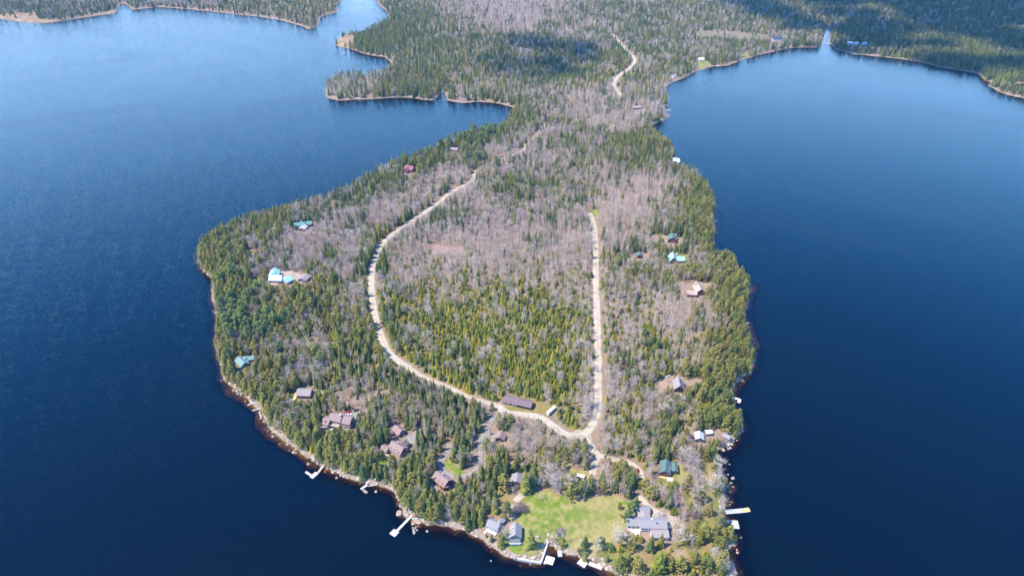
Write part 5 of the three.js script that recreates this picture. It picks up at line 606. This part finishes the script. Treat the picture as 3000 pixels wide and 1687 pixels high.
const massLabel = { S: 'dark spruce woods covering the land beyond the nearest trees', G: 'bright green young fir woods inside the road loop', C: 'yellow green cedar woods along the shores', P: 'tall pines scattered through the woods', B: 'leafless pinkish birch woods', M: 'leafless grey maple woods' };
const M4 = new THREE.Matrix4(), Q4 = new THREE.Quaternion(), UPV = new THREE.Vector3(0, 1, 0), V1 = new THREE.Vector3(), V2 = new THREE.Vector3();
for (const kind of LET) {
  const k = KINDS[kind], list = trees[kind], v = new THREE.Vector3();
  for (const t of list) { v.set(t.x, t.y + t.h / 2, t.z).project(camera); t.inside = Math.abs(v.x) < 0.99 && Math.abs(v.y) < 0.99; t.size = t.inside ? t.h * t.slim / Math.hypot(t.x, t.z, EYE) + (t.hero ? 1 : 0) : 0; }
  list.sort((a, b) => b.size - a.size); const few = list.filter((t) => t.inside).slice(0, 296), rest = list.filter((t) => !few.includes(t));
  const heights = few.map((t) => t.h).sort((a, b) => a - b), lo = heights[heights.length * 0.33 | 0], hi = heights[heights.length * 0.67 | 0], byLabel = new Map();
  for (const t of few) { const [rel, mark, d] = whereOf(t.x, t.z); t.d = d; t.label = (t.h < lo ? 'short ' : t.h > hi ? 'tall ' : 'medium ') + k.tones[t.tone][0] + ' ' + k.noun + ' ' + rel + mark; if (!byLabel.has(t.label)) byLabel.set(t.label, []); byLabel.get(t.label).push(t); }
  for (const l of byLabel.values()) { l.sort((a, b) => a.d - b.d); l.forEach((t, i) => { if (l.length > 1) t.label += ', ' + (i ? ordinal(i) + ' ' : '') + 'nearest to it'; }); }
  for (const t of few) {
    const o = new THREE.Group(); o.name = numbered(k.name); o.position.set(t.x, t.y, t.z); o.rotation.y = t.turn; o.scale.set(t.h * t.slim, t.h, t.h * t.slim); scene.add(o);
    part('trunk', k.shapes[t.shape][0], k.trunkMat, o); part('crown', k.shapes[t.shape][1], k.toneMats[t.tone], o); tag(o, t.label, k.cat, groupOf[kind]);
  }
  const wood = new THREE.Group(); wood.name = k.noun + '_woods'; scene.add(wood); tag(wood, massLabel[kind], 'woods', null, 'stuff');
  for (let s = 0; s < VARIANTS; s++) {
    const own = rest.filter((t) => t.shape === s); if (!own.length) continue;
    const im = new THREE.InstancedMesh(k.whole[s], k.mass, own.length); im.name = numbered(k.noun + '_stand'); wood.add(im); const c = new THREE.Color();
    own.forEach((t, i) => { const [, f, r = 1, g = 1, b = 1] = k.tones[t.tone]; im.setMatrixAt(i, M4.compose(V1.set(t.x, t.y, t.z), Q4.setFromAxisAngle(UPV, t.turn), V2.set(t.h * t.slim, t.h, t.h * t.slim))); im.setColorAt(i, c.setRGB(k.tint[0] * f * r * t.j[0], k.tint[1] * f * g * t.j[0] * t.j[1], k.tint[2] * f * b * t.j[0] * t.j[2])); });
    im.instanceMatrix.needsUpdate = true; im.castShadow = im.receiveShadow = true;
  }
  console.log(kind, list.length, few.length, k.whole[0].attributes.position.count / 3);
}
{ // leafless thickets on and beside the lawns
  const shapes = [0, 1, 2].map((i) => bare(171 + i, { R: 0.62, base: 0.04, stems: 5, limbs: 60, twigs: 6, spread: 0.5, w: 0.013, trunkR: 0.014 })), tw = [mat(0.27, 0.205, 0.205, 0.9, { vertexColors: true, side: THREE.DoubleSide }), mat(0.33, 0.27, 0.26, 0.9, { vertexColors: true, side: THREE.DoubleSide })], st = mat(0.3, 0.25, 0.23, 0.9, { vertexColors: true });
  const seenLabels = new Map();
  LAY.brush.forEach(([x, z, width], i) => {
    const h = Math.min(4.6, width * 0.55), o = new THREE.Group(); o.name = numbered('bare_bush'); o.position.set(x, heightAt(x, z), z); o.rotation.y = i * 1.7; o.scale.set(width * 0.62, h, width * 0.62); scene.add(o); part('stems', shapes[i % 3][0], st, o); part('crown', shapes[i % 3][1], tw[i % 2], o);
    const [rel, mark] = whereOf(x, z), base = (width > 7.5 ? 'large ' : 'small ') + (i % 2 ? 'grey ' : 'purplish ') + 'leafless thicket ' + rel + mark, n = seenLabels.get(base) ?? 0; seenLabels.set(base, n + 1); tag(o, n ? base + ', ' + ordinal(n) + ' one' : base, 'bush', 'leafless thickets');
  });
}


// ------------------------------------------------------------------ boulders and shore stones
function stone(seed, detail) {
  const g = new THREE.IcosahedronGeometry(1, detail), p = g.attributes.position, v = new THREE.Vector3();
  for (let i = 0; i < p.count; i++) { v.fromBufferAttribute(p, i); const n = fbm(v.x * 1.1 + seed * 7 + 20, v.y * 1.1 + v.z * 0.9 + seed * 3 + 20, 3), m = fbm(v.z * 1.3 + seed + 40, v.x * 1.2 - v.y + 60, 2), r = 0.62 + 0.6 * n + 0.25 * (m - 0.5); p.setXYZ(i, v.x * r * 1.05, Math.max(-0.35, v.y * r * 0.72), v.z * r * 0.9); }
  g.computeVertexNormals(); return g;
}
{
  const big = [0, 1, 2, 3, 4].map((k) => stone(k, 3)), tones = [['pale grey', mat(0.36, 0.335, 0.315, 0.95)], ['pinkish', mat(0.38, 0.295, 0.255, 0.95)], ['light buff', mat(0.41, 0.35, 0.295, 0.95)]], used = new Map();
  reseed(5);
  LAY.boulders.forEach(([x, z, d], i) => {
    const y = heightAt(x, z), o = new THREE.Mesh(big[i % 5], tones[i % 3][1]); o.name = numbered('boulder'); o.scale.set(d * 0.46, d * rr(0.36, 0.52), d * 0.46); o.position.set(x, Math.max(y + d * 0.06, -d * 0.10), z); o.rotation.y = rr(0, 6.28); scene.add(o);
    const [rel, mark] = whereOf(x, z), base = (d > 2.9 ? 'big ' : d > 2.1 ? 'middling ' : 'small ') + tones[i % 3][0] + ' boulder ' + rel + mark, n = used.get(base) ?? 0; used.set(base, n + 1);
    tag(o, n ? base + ', ' + ordinal(n) + ' along the shore' : base, 'boulder', 'boulders along the shore');
  });
  const g = [0, 1, 2].map((k) => stone(9 + k, 1)), spots = []; reseed(99);
  for (let z = -1150; z < -215; z += 1.5) for (let x = -365; x < 285; x += 1.5) {
    const px = x + rr(-1, 1), pz = z + rr(-1, 1), q = rnd(), c = rnd(); if (Math.abs(nearShore.at(px, pz)) > 9) continue; const s = shoreAt(px, pz);
    if (s < 4.2 && s > -4.5 && q < (s > -1 ? 0.7 : 0.3)) { const d = 0.25 + 1.15 * Math.pow(rnd(), 2.8); spots.push([px, heightAt(px, pz) + d * 0.05, pz, d, c]); }
  }
  const heap = new THREE.Group(); heap.name = 'shore_stones'; scene.add(heap); tag(heap, 'loose pale stones strewn along the waterline', 'stones', null, 'stuff');
  for (let k = 0; k < 3; k++) { const own = spots.filter((_, i) => i % 3 === k), im = new THREE.InstancedMesh(g[k], mat(1, 1, 1, 0.9), own.length), c = new THREE.Color(); im.name = numbered('stone_scatter'); own.forEach(([x, y, z, d, t], i) => { im.setMatrixAt(i, M4.compose(V1.set(x, y, z), Q4.setFromAxisAngle(UPV, t * 6.28), V2.set(d, d * 0.8, d))); const f = 0.75 + 0.5 * t; im.setColorAt(i, c.setRGB(0.44 * f, 0.375 * f, 0.325 * f)); }); heap.add(im); }
  console.log('stones', spots.length);
}


// ------------------------------------------------------------------ unseen clouds above the frame, placed to shade parts of the far woods
function cloud(seed, label, [cx, cy, cz], rx, rz, n, r0, r1) {
  reseed(seed); const puffs = [];
  for (let k = 0; k < n; k++) {
    const a = rnd() * 6.283, q = Math.sqrt(rnd()) * rr(0.85, 1.12), x = Math.cos(a) * q * rx, z = Math.sin(a) * q * rz, r = rr(r0, r1) * Math.max(0.25, 1.15 - 0.65 * q);
    const g = new THREE.IcosahedronGeometry(r, 2); g.scale(1, 0.6, 1); g.translate(x * (0.85 + 0.3 * fbm(z * 0.004 + 9, x * 0.004, 2)), rr(0, 90) * Math.max(0, 1 - q) + r * 0.35, z); puffs.push(g);
  }
  const o = new THREE.Group(); o.name = numbered('unseen_cloud'); o.position.set(cx, cy, cz); scene.add(o); part('puffs', mergeGeometries(puffs), mat(0.85, 0.86, 0.88, 1), o);
  tag(o, label, 'cloud', 'unseen clouds above the frame');
}
cloud(808, 'large white unseen cloud, out of view, shading the far eastern woods', [-1325, 4500, -1400], 760, 860, 190, 60, 140);  // out of view, set sunward so its shadow darkens the eastern woods
cloud(313, 'small white unseen cloud, out of view, shading the middle of the far woods', [-2620, 4500, -970], 130, 190, 60, 14, 40);  // out of view too, darkens a soft patch of the middle woods

scene.traverse((o) => { if (o.isMesh && o.name !== 'lake_water') o.castShadow = o.receiveShadow = true; });
renderer.render(scene, camera);
